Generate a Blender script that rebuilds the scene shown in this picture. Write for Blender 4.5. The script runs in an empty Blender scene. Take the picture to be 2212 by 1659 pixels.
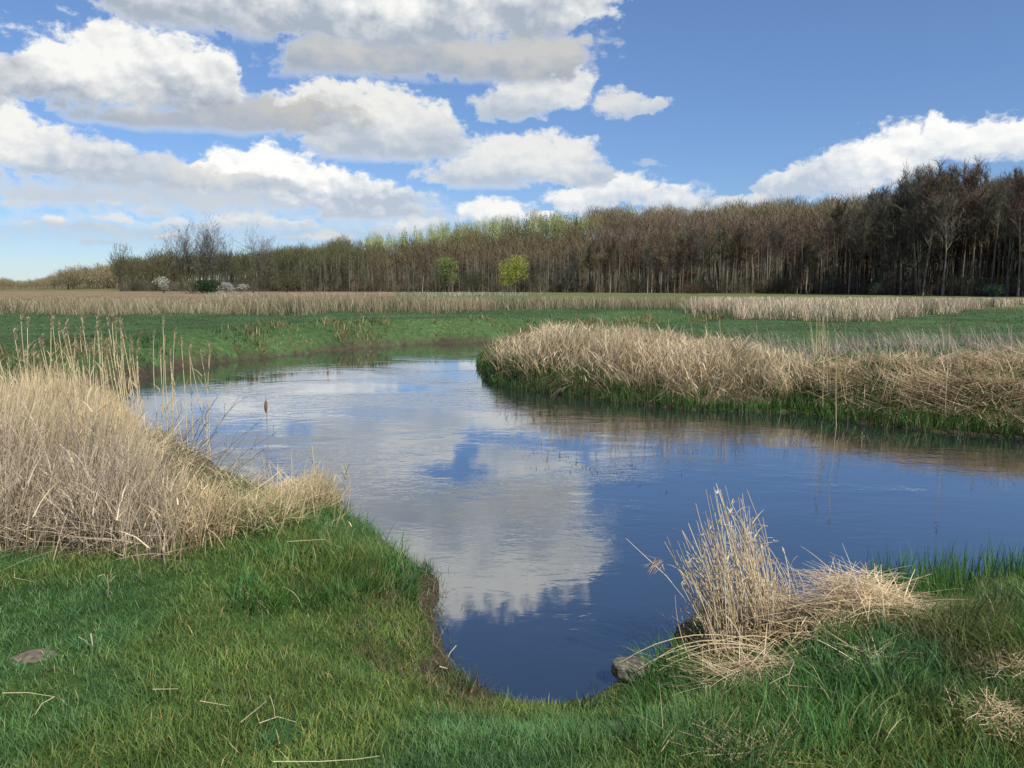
import bpy, math, random
import numpy as np
from mathutils import Vector

random.seed(5)
RNG = np.random.default_rng(11)
C = bpy.context.scene.collection
SC = bpy.context.scene

# ------------------------------------------------------------------ camera
CAM_H = 2.2
PITCH = math.radians(7.18)
FV = 1663.0                       # focal length in units of a 2212 x 1659 frame
cam_d = bpy.data.cameras.new('camera')
cam_d.sensor_width = 36.0
cam_d.lens = FV / 2212 * 36.0
cam_d.clip_start = 0.05
cam_d.clip_end = 9000
cam = bpy.data.objects.new('camera', cam_d)
cam.location = (0, 0, CAM_H)
cam.rotation_euler = (math.radians(90) - PITCH, 0, 0)
C.objects.link(cam)
SC.camera = cam

SUN_AZ, SUN_EL = math.radians(140), math.radians(46)     # measured from +Y towards +X

def ray(x, y):
    """direction through a point of the 2212 x 1659 frame"""
    x = np.asarray(x, float); y = np.asarray(y, float)
    a = (x - 1106) / FV; b = (829.5 - y) / FV
    cp, sp = math.cos(PITCH), math.sin(PITCH)
    return np.stack([a, cp + b * sp, -sp + b * cp + 0 * a], -1)

def gp(x, y, z=0.0):
    d = ray(x, y)
    t = (z - CAM_H) / d[..., 2]
    return np.stack([d[..., 0] * t, d[..., 1] * t], -1)

def proj(X, Y, Z):
    cp, sp = math.cos(PITCH), math.sin(PITCH)
    Z = Z - CAM_H
    f = Y * cp - Z * sp
    u = Y * sp + Z * cp
    f = np.where(f > 0.05, f, 0.05)
    return 1106 + FV * X / f, 829.5 - FV * u / f

def azel(x, y):
    d = ray(x, y)
    return (math.degrees(math.atan2(d[0], d[1])),
            math.degrees(math.atan2(d[2], math.hypot(d[0], d[1]))))

# ------------------------------------------------------------------ world: sky texture with procedural clouds
world = bpy.data.worlds.new('World')
SC.world = world
world.use_nodes = True
WN, WL = world.node_tree.nodes, world.node_tree.links
WN.clear()

def wlink(v, sock):
    if isinstance(v, (int, float)):
        sock.default_value = v
    elif isinstance(v, tuple):
        sock.default_value = v
    else:
        WL.new(v, sock)

def M(op, a, b=0.0, c=0.0, clamp=False):
    n = WN.new('ShaderNodeMath'); n.operation = op; n.use_clamp = clamp
    wlink(a, n.inputs[0]); wlink(b, n.inputs[1]); wlink(c, n.inputs[2])
    return n.outputs[0]

def V(op, a, b=(0, 0, 0), c=(0, 0, 0), out=0):
    n = WN.new('ShaderNodeVectorMath'); n.operation = op
    wlink(a, n.inputs[0])
    if op == 'SCALE':
        wlink(b, n.inputs[3])
    elif op != 'LENGTH':
        wlink(b, n.inputs[1])
        if op == 'MULTIPLY_ADD':
            wlink(c, n.inputs[2])
    return n.outputs[out]

def SS(v, lo, hi, a=0.0, b=1.0):
    n = WN.new('ShaderNodeMapRange'); n.interpolation_type = 'SMOOTHSTEP'
    wlink(v, n.inputs[0])
    for k, q in enumerate((lo, hi, a, b)):
        wlink(q, n.inputs[k + 1])
    return n.outputs[0]

def COMB(x, y, z=0.0):
    n = WN.new('ShaderNodeCombineXYZ')
    for k, q in enumerate((x, y, z)):
        wlink(q, n.inputs[k])
    return n.outputs[0]

def MIXC(f, a, b):
    n = WN.new('ShaderNodeMix'); n.data_type = 'RGBA'
    wlink(f, n.inputs[0]); wlink(a, n.inputs[6]); wlink(b, n.inputs[7])
    return n.outputs[2]

def NOISE(vec, scale, detail, rough=0.55, col=False):
    n = WN.new('ShaderNodeTexNoise'); n.noise_dimensions = '2D'
    wlink(vec, n.inputs['Vector']); n.inputs['Scale'].default_value = scale
    n.inputs['Detail'].default_value = detail; n.inputs['Roughness'].default_value = rough
    return n.outputs[1 if col else 0]

def PUFF(vec, scale, detail):
    n = WN.new('ShaderNodeTexVoronoi'); n.voronoi_dimensions = '2D'
    n.feature = 'SMOOTH_F1'
    wlink(vec, n.inputs['Vector']); n.inputs['Scale'].default_value = scale
    n.inputs['Detail'].default_value = detail; n.inputs['Roughness'].default_value = 0.5
    n.inputs['Smoothness'].default_value = 0.35
    n.normalize = True
    return M('SUBTRACT', 1.0, n.outputs['Distance'])

tc = WN.new('ShaderNodeTexCoord')
sep = WN.new('ShaderNodeSeparateXYZ'); WL.new(tc.outputs['Generated'], sep.inputs[0])
DX, DY, DZ = sep.outputs
az = M('MULTIPLY', M('ARCTAN2', DX, DY), 57.29578)
el = M('MULTIPLY', M('ARCSINE', DZ), 57.29578)
P0 = COMB(az, el)
# noise coordinates in degrees; clouds carry finer billows towards the horizon
low = SS(el, 5.0, 14.0, 1.0, 0.0)
def BLEND(fn, vec, s0, s1, *k):
    n = WN.new('ShaderNodeMix'); n.data_type = 'FLOAT'
    wlink(low, n.inputs[0]); wlink(fn(vec, s0, *k), n.inputs[2]); wlink(fn(vec, s1, *k), n.inputs[3])
    return n.outputs[0]
Q = V('MULTIPLY', P0, (1.0, 1.45, 1.0))
w1 = V('MULTIPLY', V('SUBTRACT', NOISE(Q, 0.16, 2, 0.5, True), (0.5, 0.5, 0.5)), (4.5, 2.2, 0))
w2 = V('MULTIPLY', V('SUBTRACT', NOISE(Q, 0.7, 4, 0.6, True), (0.5, 0.5, 0.5)), (1.9, 1.3, 0))
amp = SS(el, 0.0, 16.0, 0.35, 1.2)
P = V('ADD', P0, V('SCALE', V('ADD', w1, w2), amp))
QW = V('ADD', Q, V('SCALE', w2, 0.45))
puff = BLEND(PUFF, QW, 0.36, 0.66, 3.0)
SUNOFF = V('ADD', QW, (0.35, 0.65, 0))
puff_s = BLEND(PUFF, SUNOFF, 0.36, 0.66, 3.0)
emb = M('SUBTRACT', puff, puff_s)
fine = NOISE(QW, 1.1, 6, 0.62)
big = NOISE(V('ADD', Q, (31.0, 7.0, 0)), 0.22, 4, 0.55)

sky = WN.new('ShaderNodeTexSky'); sky.sky_type = 'NISHITA'; sky.sun_disc = False
sky.sun_elevation = SUN_EL; sky.sun_rotation = SUN_AZ
sky.altitude = 50; sky.air_density = 1.0; sky.dust_density = 0.1; sky.ozone_density = 4.0

# each cloud: puffs (cx, cy, rx, ry) and base line in frame units, white, base grey, softness, opacity
CL = [
 # far small low ones
 ([(130,478,38,15),(205,490,44,9),(60,482,20,6)],       494, 1.05,.64,.5,.9),
 ([(330,458,52,15),(225,441,30,8)],                     470, .95,.62,.6,.8),
 ([(365,512,36,10),(340,517,30,6)],                     522, 1.1,.64,.5,.9),
 ([(30,440,70,14),(20,520,34,8)],                       450, .95,.62,.6,.8),
 ([(245,527,55,9),(150,545,60,6)],                      534, .85,.6,.6,.7),
 ([(760,470,90,16),(860,462,70,16)],                     482, 1.0,.62,.5,.85),
 ([(400,480,70,10),(250,470,60,9),(90,520,60,8)],       500, .95,.64,.7,.75),
 ([(1400,470,160,12),(1300,500,120,10)],                486, .80,.60,.8,.6),
 ([(700,514,60,17),(640,515,40,9),(740,520,26,12)],     532, 1.05,.64,.5,.85),
 ([(530,474,80,19),(600,484,90,11),(480,485,70,10)],    497, 1.0,.60,.5,.85),
 ([(900,494,62,22),(850,505,50,10)],                    515, 1.05,.62,.5,.9),
 ([(450,425,600,52),(120,415,330,40),(820,470,220,30)],  492, .66,.56,1.0,.78),
 ([(300,500,620,40),(700,505,300,24),(-200,480,300,50)],  575, .66,.60,1.6,.70),
 ([(1600,440,64,20),(1560,452,60,12),(1650,436,40,14)], 462, .88,.64,.4,.9),
 ([(1500,402,48,9),(1415,348,26,9)],                    415, .62,.5,.9,.35),
 ([(1052,455,82,28),(1130,474,80,20),(1225,482,72,14)], 495, 1.08,.66,.35,.97),
 ([(1345,410,100,42),(1455,432,95,32),(1250,428,100,30),(1530,448,70,20)], 480, 1.06,.62,.35,.95),
 ([(1755,383,72,46),(1700,402,54,32),(1840,360,90,64),(1940,330,100,66),(2040,277,56,44),(2120,305,120,55),(2260,300,110,58),(2330,330,100,60)], 432, 1.12,.60,.3,.98),
 ([(590,365,120,48),(700,408,130,50),(800,430,110,44),(475,380,110,32)], 474, 1.14,.58,.28,1.0),
 ([(330,372,160,36),(470,395,200,24),(240,372,120,40)], 415, .80,.55,.5,.85),
 ([(30,285,90,76),(110,325,115,60),(225,345,85,44),(-120,300,130,90)], 398, 1.02,.56,.35,1.0),
 ([(1100,338,120,58),(1205,350,100,52),(1030,372,120,40),(1290,372,60,30)], 414, .96,.57,.35,.95),
 ([(700,235,100,56),(820,262,120,68),(905,290,105,58),(760,300,120,46)], 352, .96,.55,.32,1.0),
 ([(540,250,240,50),(330,262,180,36),(620,240,120,34)], 298, .60,.44,.55,.92),
 ([(150,140,160,90),(330,152,185,84),(445,190,85,66),(245,100,70,50),(40,170,90,70),(-160,190,140,90)], 262, 1.06,.45,.3,1.0),
 ([(1165,188,100,46),(1120,215,80,36),(1215,170,60,36)], 268, .95,.54,.4,.95),
 ([(1330,222,66,30),(1390,228,52,17)],                   262, .86,.58,.5,.9),
 ([(900,120,290,66),(720,140,120,50),(1150,110,150,56),(1040,150,190,36)], 186, .66,.44,.5,.96),
 ([(520,-40,270,120),(760,-50,300,125),(1000,-55,250,110),(1130,-20,170,110),(700,30,430,62),(360,30,140,60),(1230,-10,110,56)], 112, 1.08,.48,.28,1.0),
]

def to_ae(cx, cy, rx, ry):
    a0, _ = azel(cx - rx, cy); a1, _ = azel(cx + rx, cy)
    ac, ec = azel(cx, cy)
    _, e0 = azel(cx, cy + ry); _, e1 = azel(cx, cy - ry)
    return ac, ec, (a1 - a0) / 2, (e1 - e0) / 2

col = None
alpha = None
sepP = WN.new('ShaderNodeSeparateXYZ'); WL.new(P, sepP.inputs[0])
elP = sepP.outputs[1]
el_half = M('MULTIPLY_ADD', M('SUBTRACT', elP, el), 0.35, el)
for puffs, yb, white, grey, soft, opac in CL:
    ds = None
    etop = -99
    acs = []
    for q in puffs:
        ac, ec, ra, re = to_ae(*q)
        acs.append(ac)
        etop = max(etop, ec + re)
        d = V('LENGTH', V('MULTIPLY_ADD', P, (1 / ra, 1 / re, 0), (-ac / ra, -ec / re, 0)), out=1)
        if ds is None:
            ds = d
        else:
            ds = M('SMOOTH_MIN', ds, d, 0.25)
    am, eb = azel(sum(q[0] for q in puffs) / len(puffs), yb)
    hgt = max(etop - eb, 0.8)
    F = M('SUBTRACT', 1.08, ds)
    F = M('ADD', F, M('MULTIPLY', M('SUBTRACT', puff, 0.62), 0.75))
    F = M('ADD', F, M('MULTIPLY', M('SUBTRACT', fine, 0.5), 0.75))
    fb = M('DIVIDE', M('SUBTRACT', el_half, eb), 0.30 * hgt + 0.45)
    F = M('MINIMUM', F, fb)
    a = M('MULTIPLY', SS(F, -0.04, soft * 0.85 + 0.10), opac)
    h = M('DIVIDE', M('SUBTRACT', elP, eb), hgt)
    hh = M('ADD', h, M('MULTIPLY', M('SUBTRACT', big, 0.5), 0.9))
    lit = SS(hh, 0.06, 0.80)
    lit = M('ADD', lit, M('MULTIPLY', emb, 1.15))
    lit = M('ADD', lit, M('MULTIPLY', M('SUBTRACT', fine, 0.5), 0.35), clamp=True)
    g2 = grey * 0.70
    cg = (g2 * 0.86, g2 * 0.99, g2 * 1.18, 1)
    cw = (white * .635, white * .635, white * .615, 1)
    cc = MIXC(lit, cg, cw)
    if col is None:
        col, alpha = cc, a
    else:
        col = MIXC(a, col, cc)
        alpha = M('SUBTRACT', 1.0, M('MULTIPLY', M('SUBTRACT', 1.0, a), M('SUBTRACT', 1.0, alpha)))
# fair-weather clouds over the part of the sky the photograph never shows
beh = SS(M('ABSOLUTE', az), 44.0, 60.0)
ga = M('MULTIPLY', SS(NOISE(V('ADD', Q, (90., 3., 0)), 0.05, 7, 0.6), 0.5, 0.62), M('MULTIPLY', beh, SS(el, 3.0, 9.0)))
col = MIXC(ga, col, MIXC(fine, (0.3, 0.33, 0.38, 1), (0.75, 0.74, 0.72, 1)))
alpha = M('SUBTRACT', 1.0, M('MULTIPLY', M('SUBTRACT', 1.0, ga), M('SUBTRACT', 1.0, alpha)))

lowc = MIXC(SS(el, 0.0, 22.0), (0.62, 0.72, 0.92, 1), (0.84, 0.92, 1.06, 1))
skyc = V('MULTIPLY', sky.outputs[0], lowc)
bgs = WN.new('ShaderNodeBackground'); WL.new(skyc, bgs.inputs[0]); bgs.inputs[1].default_value = 0.085
bgc = WN.new('ShaderNodeBackground'); WL.new(col, bgc.inputs[0]); bgc.inputs[1].default_value = 1.0
mx = WN.new('ShaderNodeMixShader'); WL.new(alpha, mx.inputs[0]); WL.new(bgs.outputs[0], mx.inputs[1]); WL.new(bgc.outputs[0], mx.inputs[2])
wo = WN.new('ShaderNodeOutputWorld'); WL.new(mx.outputs[0], wo.inputs[0])
world.cycles.sampling_method = 'MANUAL'; world.cycles.sample_map_resolution = 512

# ------------------------------------------------------------------ sun, exposure
sd_ = bpy.data.lights.new('sun', 'SUN'); sd_.energy = 5.0; sd_.angle = math.radians(0.5); sd_.color = (1, .93, .80)
sun = bpy.data.objects.new('sun', sd_); C.objects.link(sun)
sv = Vector((math.sin(SUN_AZ) * math.cos(SUN_EL), math.cos(SUN_AZ) * math.cos(SUN_EL), math.sin(SUN_EL)))
sun.rotation_euler = sv.to_track_quat('Z', 'Y').to_euler(); sun.location = (30, -20, 40)
SC.view_settings.view_transform = 'Standard'; SC.view_settings.look = 'None'
SC.view_settings.exposure = 0.50; SC.view_settings.gamma = 1.0
SC.view_settings.use_curve_mapping = False
SC.render.engine = 'CYCLES'
SC.cycles.max_bounces = 5; SC.cycles.diffuse_bounces = 2; SC.cycles.glossy_bounces = 2
SC.cycles.transmission_bounces = 3; SC.cycles.transparent_max_bounces = 4
SC.cycles.caustics_reflective = False; SC.cycles.caustics_refractive = False

# ------------------------------------------------------------------ helpers
def tag(o, label=None, cat=None, group=None, kind=None):
    if label: o['label'] = label
    if cat: o['category'] = cat
    if group: o['group'] = group
    if kind: o['kind'] = kind
    return o

def empty(name, loc=(0, 0, 0), rz=0.0):
    o = bpy.data.objects.new(name, None); C.objects.link(o)
    o.empty_display_size = 0.1
    o.location = loc; o.rotation_euler = (0, 0, rz)
    return o

def mesh_from(name, verts, quads, cols=None, mat=None, parent=None, smooth=False):
    verts = np.ascontiguousarray(verts, np.float32).reshape(-1, 3)
    quads = np.ascontiguousarray(quads, np.int32)
    k = quads.shape[1]
    me = bpy.data.meshes.new(name)
    me.vertices.add(len(verts)); me.vertices.foreach_set('co', verts.ravel())
    me.loops.add(quads.size); me.loops.foreach_set('vertex_index', quads.ravel())
    me.polygons.add(len(quads))
    me.polygons.foreach_set('loop_start', np.arange(0, quads.size, k, dtype=np.int32))
    if smooth:
        me.polygons.foreach_set('use_smooth', np.ones(len(quads), bool))
    me.update(calc_edges=True)
    if cols is not None:
        at = me.color_attributes.new('col', 'FLOAT_COLOR', 'POINT')
        c4 = np.ones((len(verts), 4), np.float32); c4[:, :3] = np.asarray(cols).reshape(-1, 3)
        at.data.foreach_set('color', c4.ravel())
    if mat: me.materials.append(mat)
    o = bpy.data.objects.new(name, me); C.objects.link(o)
    if parent: o.parent = parent
    return o

class Acc:
    """collects quad batches"""
    def __init__(s): s.v = []; s.f = []; s.c = []; s.n = 0
    def add(s, v, f, c):
        v = np.asarray(v, np.float32).reshape(-1, 3); f = np.asarray(f, np.int64).reshape(-1, 4)
        c = np.asarray(c, np.float32).reshape(-1, 3)
        s.v.append(v); s.f.append(f + s.n); s.c.append(c); s.n += len(v)
    def arrays(s): return np.concatenate(s.v), np.concatenate(s.f), np.concatenate(s.c)
    def build(s, name, mat, parent=None):
        v, f, c = s.arrays()
        return mesh_from(name, v, f, c, mat, parent)

_G = np.random.default_rng(3).random((256, 256))
def vnoise(x, y):
    xi = np.floor(x).astype(int); yi = np.floor(y).astype(int)
    fx = x - xi; fy = y - yi
    fx = fx * fx * (3 - 2 * fx); fy = fy * fy * (3 - 2 * fy)
    a = _G[xi & 255, yi & 255]; b = _G[(xi + 1) & 255, yi & 255]
    c = _G[xi & 255, (yi + 1) & 255]; d = _G[(xi + 1) & 255, (yi + 1) & 255]
    return (a * (1 - fx) + b * fx) * (1 - fy) + (c * (1 - fx) + d * fx) * fy
def fbm(x, y, o=4):
    s = 0; a = 0.5; t = 0
    for k in range(o):
        s = s + a * vnoise(x * 2 ** k + 17.3 * k, y * 2 ** k + 5.1 * k); t += a; a *= .5
    return s / t
def sstep(v, lo, hi):
    t = np.clip((v - lo) / (hi - lo), 0, 1); return t * t * (3 - 2 * t)

def in_poly(x, y, poly):
    x = np.asarray(x); y = np.asarray(y)
    ins = np.zeros(x.shape, bool)
    n = len(poly)
    for i in range(n):
        x0, y0 = poly[i]; x1, y1 = poly[(i + 1) % n]
        if y0 == y1: continue
        c = ((y0 > y) != (y1 > y)) & (x < (x1 - x0) * (y - y0) / (y1 - y0) + x0)
        ins ^= c
    return ins

# ------------------------------------------------------------------ river outline and land height
near_px = [(-900,1190),(-500,1120),(-200,1060),(0,1010),(150,965),(280,935),(430,985),(540,1050),(640,1085),(735,1105),(800,1152),
 (850,1185),(905,1232),(950,1258),(958,1292),(925,1332),(955,1392),(985,1448),(1040,1490),(1120,1520),(1200,1528),(1270,1518),
 (1330,1480),(1400,1450),(1450,1405),(1475,1350),(1560,1315),(1700,1318),(1780,1310),(1860,1335),(1950,1312),(2080,1290),
 (2212,1290),(2500,1290),(3300,1330)]
far_px = [(3300,1060),(2500,976),(2212,950),(2000,930),(1800,906),(1700,892),(1500,886),(1350,869),(1180,849),(1080,831),(1047,808),
 (1038,788),(1060,766),(1110,752),(1200,744),(1350,733),(1500,722),(1500,706),(1400,715),(1200,732),(1100,738),(1045,740),(900,744),
 (800,750),(600,770),(395,793),(300,822),(150,850),(0,880),(-300,950),(-600,1010),(-900,1060)]
ctrl = np.concatenate([gp([p[0] for p in near_px], [p[1] for p in near_px]),
                       gp([p[0] for p in far_px], [p[1] for p in far_px])])
def catmull(P, k=4):
    n = len(P); out = []
    for i in range(n):
        p0, p1, p2, p3 = P[i - 1], P[i], P[(i + 1) % n], P[(i + 2) % n]
        for j in range(k):
            t = j / k
            out.append(0.5 * ((2 * p1) + (-p0 + p2) * t + (2 * p0 - 5 * p1 + 4 * p2 - p3) * t * t + (-p0 + 3 * p1 - 3 * p2 + p3) * t ** 3))
    return np.array(out)
RIVER = catmull(ctrl, 3)

def river_sd(X, Y):
    """distance to the waterline, positive on land"""
    X = np.asarray(X, float).ravel(); Y = np.asarray(Y, float).ravel()
    out = np.full(X.shape, 60.0)
    idx = np.where((X > -75) & (X < 75) & (Y > -15) & (Y < 90))[0]
    for s in range(0, len(idx), 60000):
        I = idx[s:s + 60000]
        px = X[I]; py = Y[I]
        best = np.full(px.shape, 1e9)
        for i in range(len(RIVER)):
            a = RIVER[i]; b = RIVER[(i + 1) % len(RIVER)]
            d = b - a; L = d @ d + 1e-12
            t = np.clip(((px - a[0]) * d[0] + (py - a[1]) * d[1]) / L, 0, 1)
            dd = (px - a[0] - t * d[0]) ** 2 + (py - a[1] - t * d[1]) ** 2
            best = np.minimum(best, dd)
        best = np.sqrt(best)
        ins = in_poly(px, py, RIVER)
        out[I] = np.where(ins, -best, best)
    D = np.hypot(X, Y)
    amp = np.clip(D * 0.012, 0.03, 0.3)
    out = out + (fbm(X * 1.7 + 40, Y * 1.7 + 9, 4) - .5) * 2 * amp + (fbm(X * 6 + 4, Y * 6 + 9, 2) - .5) * np.clip(amp, 0, .1)
    return out

def xv_of(X, Y):
    """frame column of a bearing"""
    az_ = np.arctan2(X, Y)
    az_ = np.clip(az_, -1.35, 1.35)
    return 1106 + FV * np.tan(az_) * math.cos(PITCH)
_ex = [-9999, 280, 800, 1300, 1800, 2212, 2700, 4000, 9999]
_ed = [285, 262, 222, 184, 152, 127, 112, 95, 80]
def edge_D(xv): return np.interp(xv, _ex, _ed)
# crest ground height of the wooded hill
_cx = [-9999, 150, 285, 500, 800, 1100, 1300, 1600, 1900, 2212, 2700, 9999]
_cz = [0, 0, .5, 4, 16.5, 27, 24, 19, 16.5, 17, 18, 15]
_cr = [520, 520, 500, 480, 450, 430, 370, 310, 280, 270, 260, 240]

THATCH = [(1740,866),(1850,888),(2000,903),(2212,922),(2800,975),(2800,815),(2300,788),(2000,786),(1850,790),(1760,805)]

def land(X, Y, sd=None):
    sh = np.shape(X)
    X = np.asarray(X, float).ravel(); Y = np.asarray(Y, float).ravel()
    if sd is None: sd = river_sd(X, Y)
    D = np.hypot(X, Y)
    base = 0.5 + 0.35 * sstep(D, 11, 26)
    wid = 1.55 + 1.7 * sstep(D, 10, 14)
    far_left = sstep(D, 13, 17) * sstep(2 - X, -4, 3) * 1.0
    wid = wid * (1 - .3 * far_left)
    z = base * sstep(sd, -wid * .18, wid)
    # cut bank on the outside of the bend
    z = z + 0.22 * far_left * sstep(sd, 0.0, 0.25)*(1 - sstep(sd, .6, 3.0))
    z = np.where(sd < 0, z - 0.06 - 0.9 * sstep(-sd, 0, 1.8), z)
    z += (fbm(X * .9, Y * .9, 4) - .5) * .10 * sstep(sd, 0.1, 1.2)
    z += (fbm(X * 5, Y * 5, 3) - .5) * .05 * sstep(sd, 0.0, .5) * (D < 20)
    xv = xv_of(X, Y)
    # mound under the flattened reeds of the point bar
    mx_, my_ = proj(X, Y, np.full(X.shape, .5))
    m = in_poly(mx_, my_, THATCH)
    z += 0.22 * m * sstep(sd, .2, 1.4) * (Y > 5)
    e = edge_D(xv); cz = np.interp(xv, _cx, _cz); cr = np.interp(xv, _cx, _cr)
    front = (Y > 0)
    t = sstep(D, e + 8, cr)
    z += front * cz * t
    z += front * (D > e) * (fbm(X * .02, Y * .02, 3) - .5) * 5 * sstep(D, e, e + 80)* (cz > 1)
    # gentle far swells
    z += sstep(D, 450, 900) * (1 + 3 * fbm(X * .004 + 3, Y * .004, 3))
    return z.reshape(sh)

# ------------------------------------------------------------------ materials
def mat_new(name):
    m = bpy.data.materials.new(name); m.use_nodes = True
    nt = m.node_tree; nt.nodes.clear()
    out = nt.nodes.new('ShaderNodeOutputMaterial')
    return m, nt.nodes, nt.links, out

def plant_mat(name, transl=0.35, rough=0.6, noise=0.25, spec=0.3, objrand=0.0):
    m, N, L, out = mat_new(name)
    at = N.new('ShaderNodeAttribute'); at.attribute_name = 'col'
    geo = N.new('ShaderNodeNewGeometry')
    nz = N.new('ShaderNodeTexNoise'); nz.inputs['Scale'].default_value = 2.2; nz.inputs['Detail'].default_value = 4
    L.new(geo.outputs['Position'], nz.inputs['Vector'])
    mr = N.new('ShaderNodeMapRange'); mr.inputs[1].default_value = .3; mr.inputs[2].default_value = .7
    mr.inputs[3].default_value = 1 - noise; mr.inputs[4].default_value = 1 + noise
    L.new(nz.outputs[0], mr.inputs[0])
    mul = N.new('ShaderNodeVectorMath'); mul.operation = 'SCALE'
    L.new(at.outputs['Color'], mul.inputs[0]); L.new(mr.outputs[0], mul.inputs[3])
    colr = mul.outputs[0]
    if objrand > 0:
        oi = N.new('ShaderNodeObjectInfo')
        hv = N.new('ShaderNodeHueSaturation')
        m1 = N.new('ShaderNodeMapRange'); m1.inputs[3].default_value = .5 - .035 * objrand; m1.inputs[4].default_value = .5 + .05 * objrand
        L.new(oi.outputs['Random'], m1.inputs[0]); L.new(m1.outputs[0], hv.inputs['Hue'])
        m2 = N.new('ShaderNodeMath'); m2.operation = 'MULTIPLY'; m2.inputs[1].default_value = 7.31
        L.new(oi.outputs['Random'], m2.inputs[0])
        m3 = N.new('ShaderNodeMath'); m3.operation = 'FRACT'; L.new(m2.outputs[0], m3.inputs[0])
        m4 = N.new('ShaderNodeMapRange'); m4.inputs[3].default_value = 1 - .45 * objrand; m4.inputs[4].default_value = 1 + .45 * objrand
        L.new(m3.outputs[0], m4.inputs[0]); L.new(m4.outputs[0], hv.inputs['Value'])
        L.new(colr, hv.inputs['Color']); colr = hv.outputs[0]
    b = N.new('ShaderNodeBsdfPrincipled'); b.inputs['Roughness'].default_value = rough
    b.inputs['Specular IOR Level'].default_value = spec
    L.new(colr, b.inputs['Base Color'])
    if transl > 0:
        tr = N.new('ShaderNodeBsdfTranslucent'); L.new(colr, tr.inputs[0])
        mx = N.new('ShaderNodeMixShader'); mx.inputs[0].default_value = transl
        L.new(b.outputs[0], mx.inputs[1]); L.new(tr.outputs[0], mx.inputs[2]); L.new(mx.outputs[0], out.inputs[0])
    else:
        L.new(b.outputs[0], out.inputs[0])
    return m

MAT_GRASS = plant_mat('grass_blades', .35, .55, .28, .35)
MAT_STRAW = plant_mat('dry_reed', .25, .6, .16, .3)
MAT_TWIG = plant_mat('bark_and_twigs', 0.0, .85, .18, .15, 1.0)
MAT_WOODT = plant_mat('wood_mass', 0.1, .85, .18, .15)
MAT_LEAF = plant_mat('spring_leaves', .35, .6, .2, .25)

def ground_mat():
    m, N, L, out = mat_new('soil_and_turf')
    at = N.new('ShaderNodeAttribute'); at.attribute_name = 'col'
    geo = N.new('ShaderNodeNewGeometry')
    prev = None
    for sc_, lo, hi in ((.35, .8, 1.25), (5., .72, 1.3), (38., .6, 1.4)):
        nz = N.new('ShaderNodeTexNoise'); nz.inputs['Scale'].default_value = sc_; nz.inputs['Detail'].default_value = 5
        L.new(geo.outputs['Position'], nz.inputs['Vector'])
        mr = N.new('ShaderNodeMapRange'); mr.inputs[1].default_value = .3; mr.inputs[2].default_value = .7
        mr.inputs[3].default_value = lo; mr.inputs[4].default_value = hi
        L.new(nz.outputs[0], mr.inputs[0])
        s = N.new('ShaderNodeVectorMath'); s.operation = 'SCALE'
        L.new(prev if prev else at.outputs['Color'], s.inputs[0]); L.new(mr.outputs[0], s.inputs[3])
        prev = s.outputs[0]; last = nz
    b = N.new('ShaderNodeBsdfPrincipled'); b.inputs['Roughness'].default_value = .9
    b.inputs['Specular IOR Level'].default_value = .15
    L.new(prev, b.inputs['Base Color'])
    bp = N.new('ShaderNodeBump'); bp.inputs['Strength'].default_value = .6; bp.inputs['Distance'].default_value = .02
    L.new(last.outputs[0], bp.inputs['Height']); L.new(bp.outputs[0], b.inputs['Normal'])
    L.new(b.outputs[0], out.inputs[0])
    return m

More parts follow.
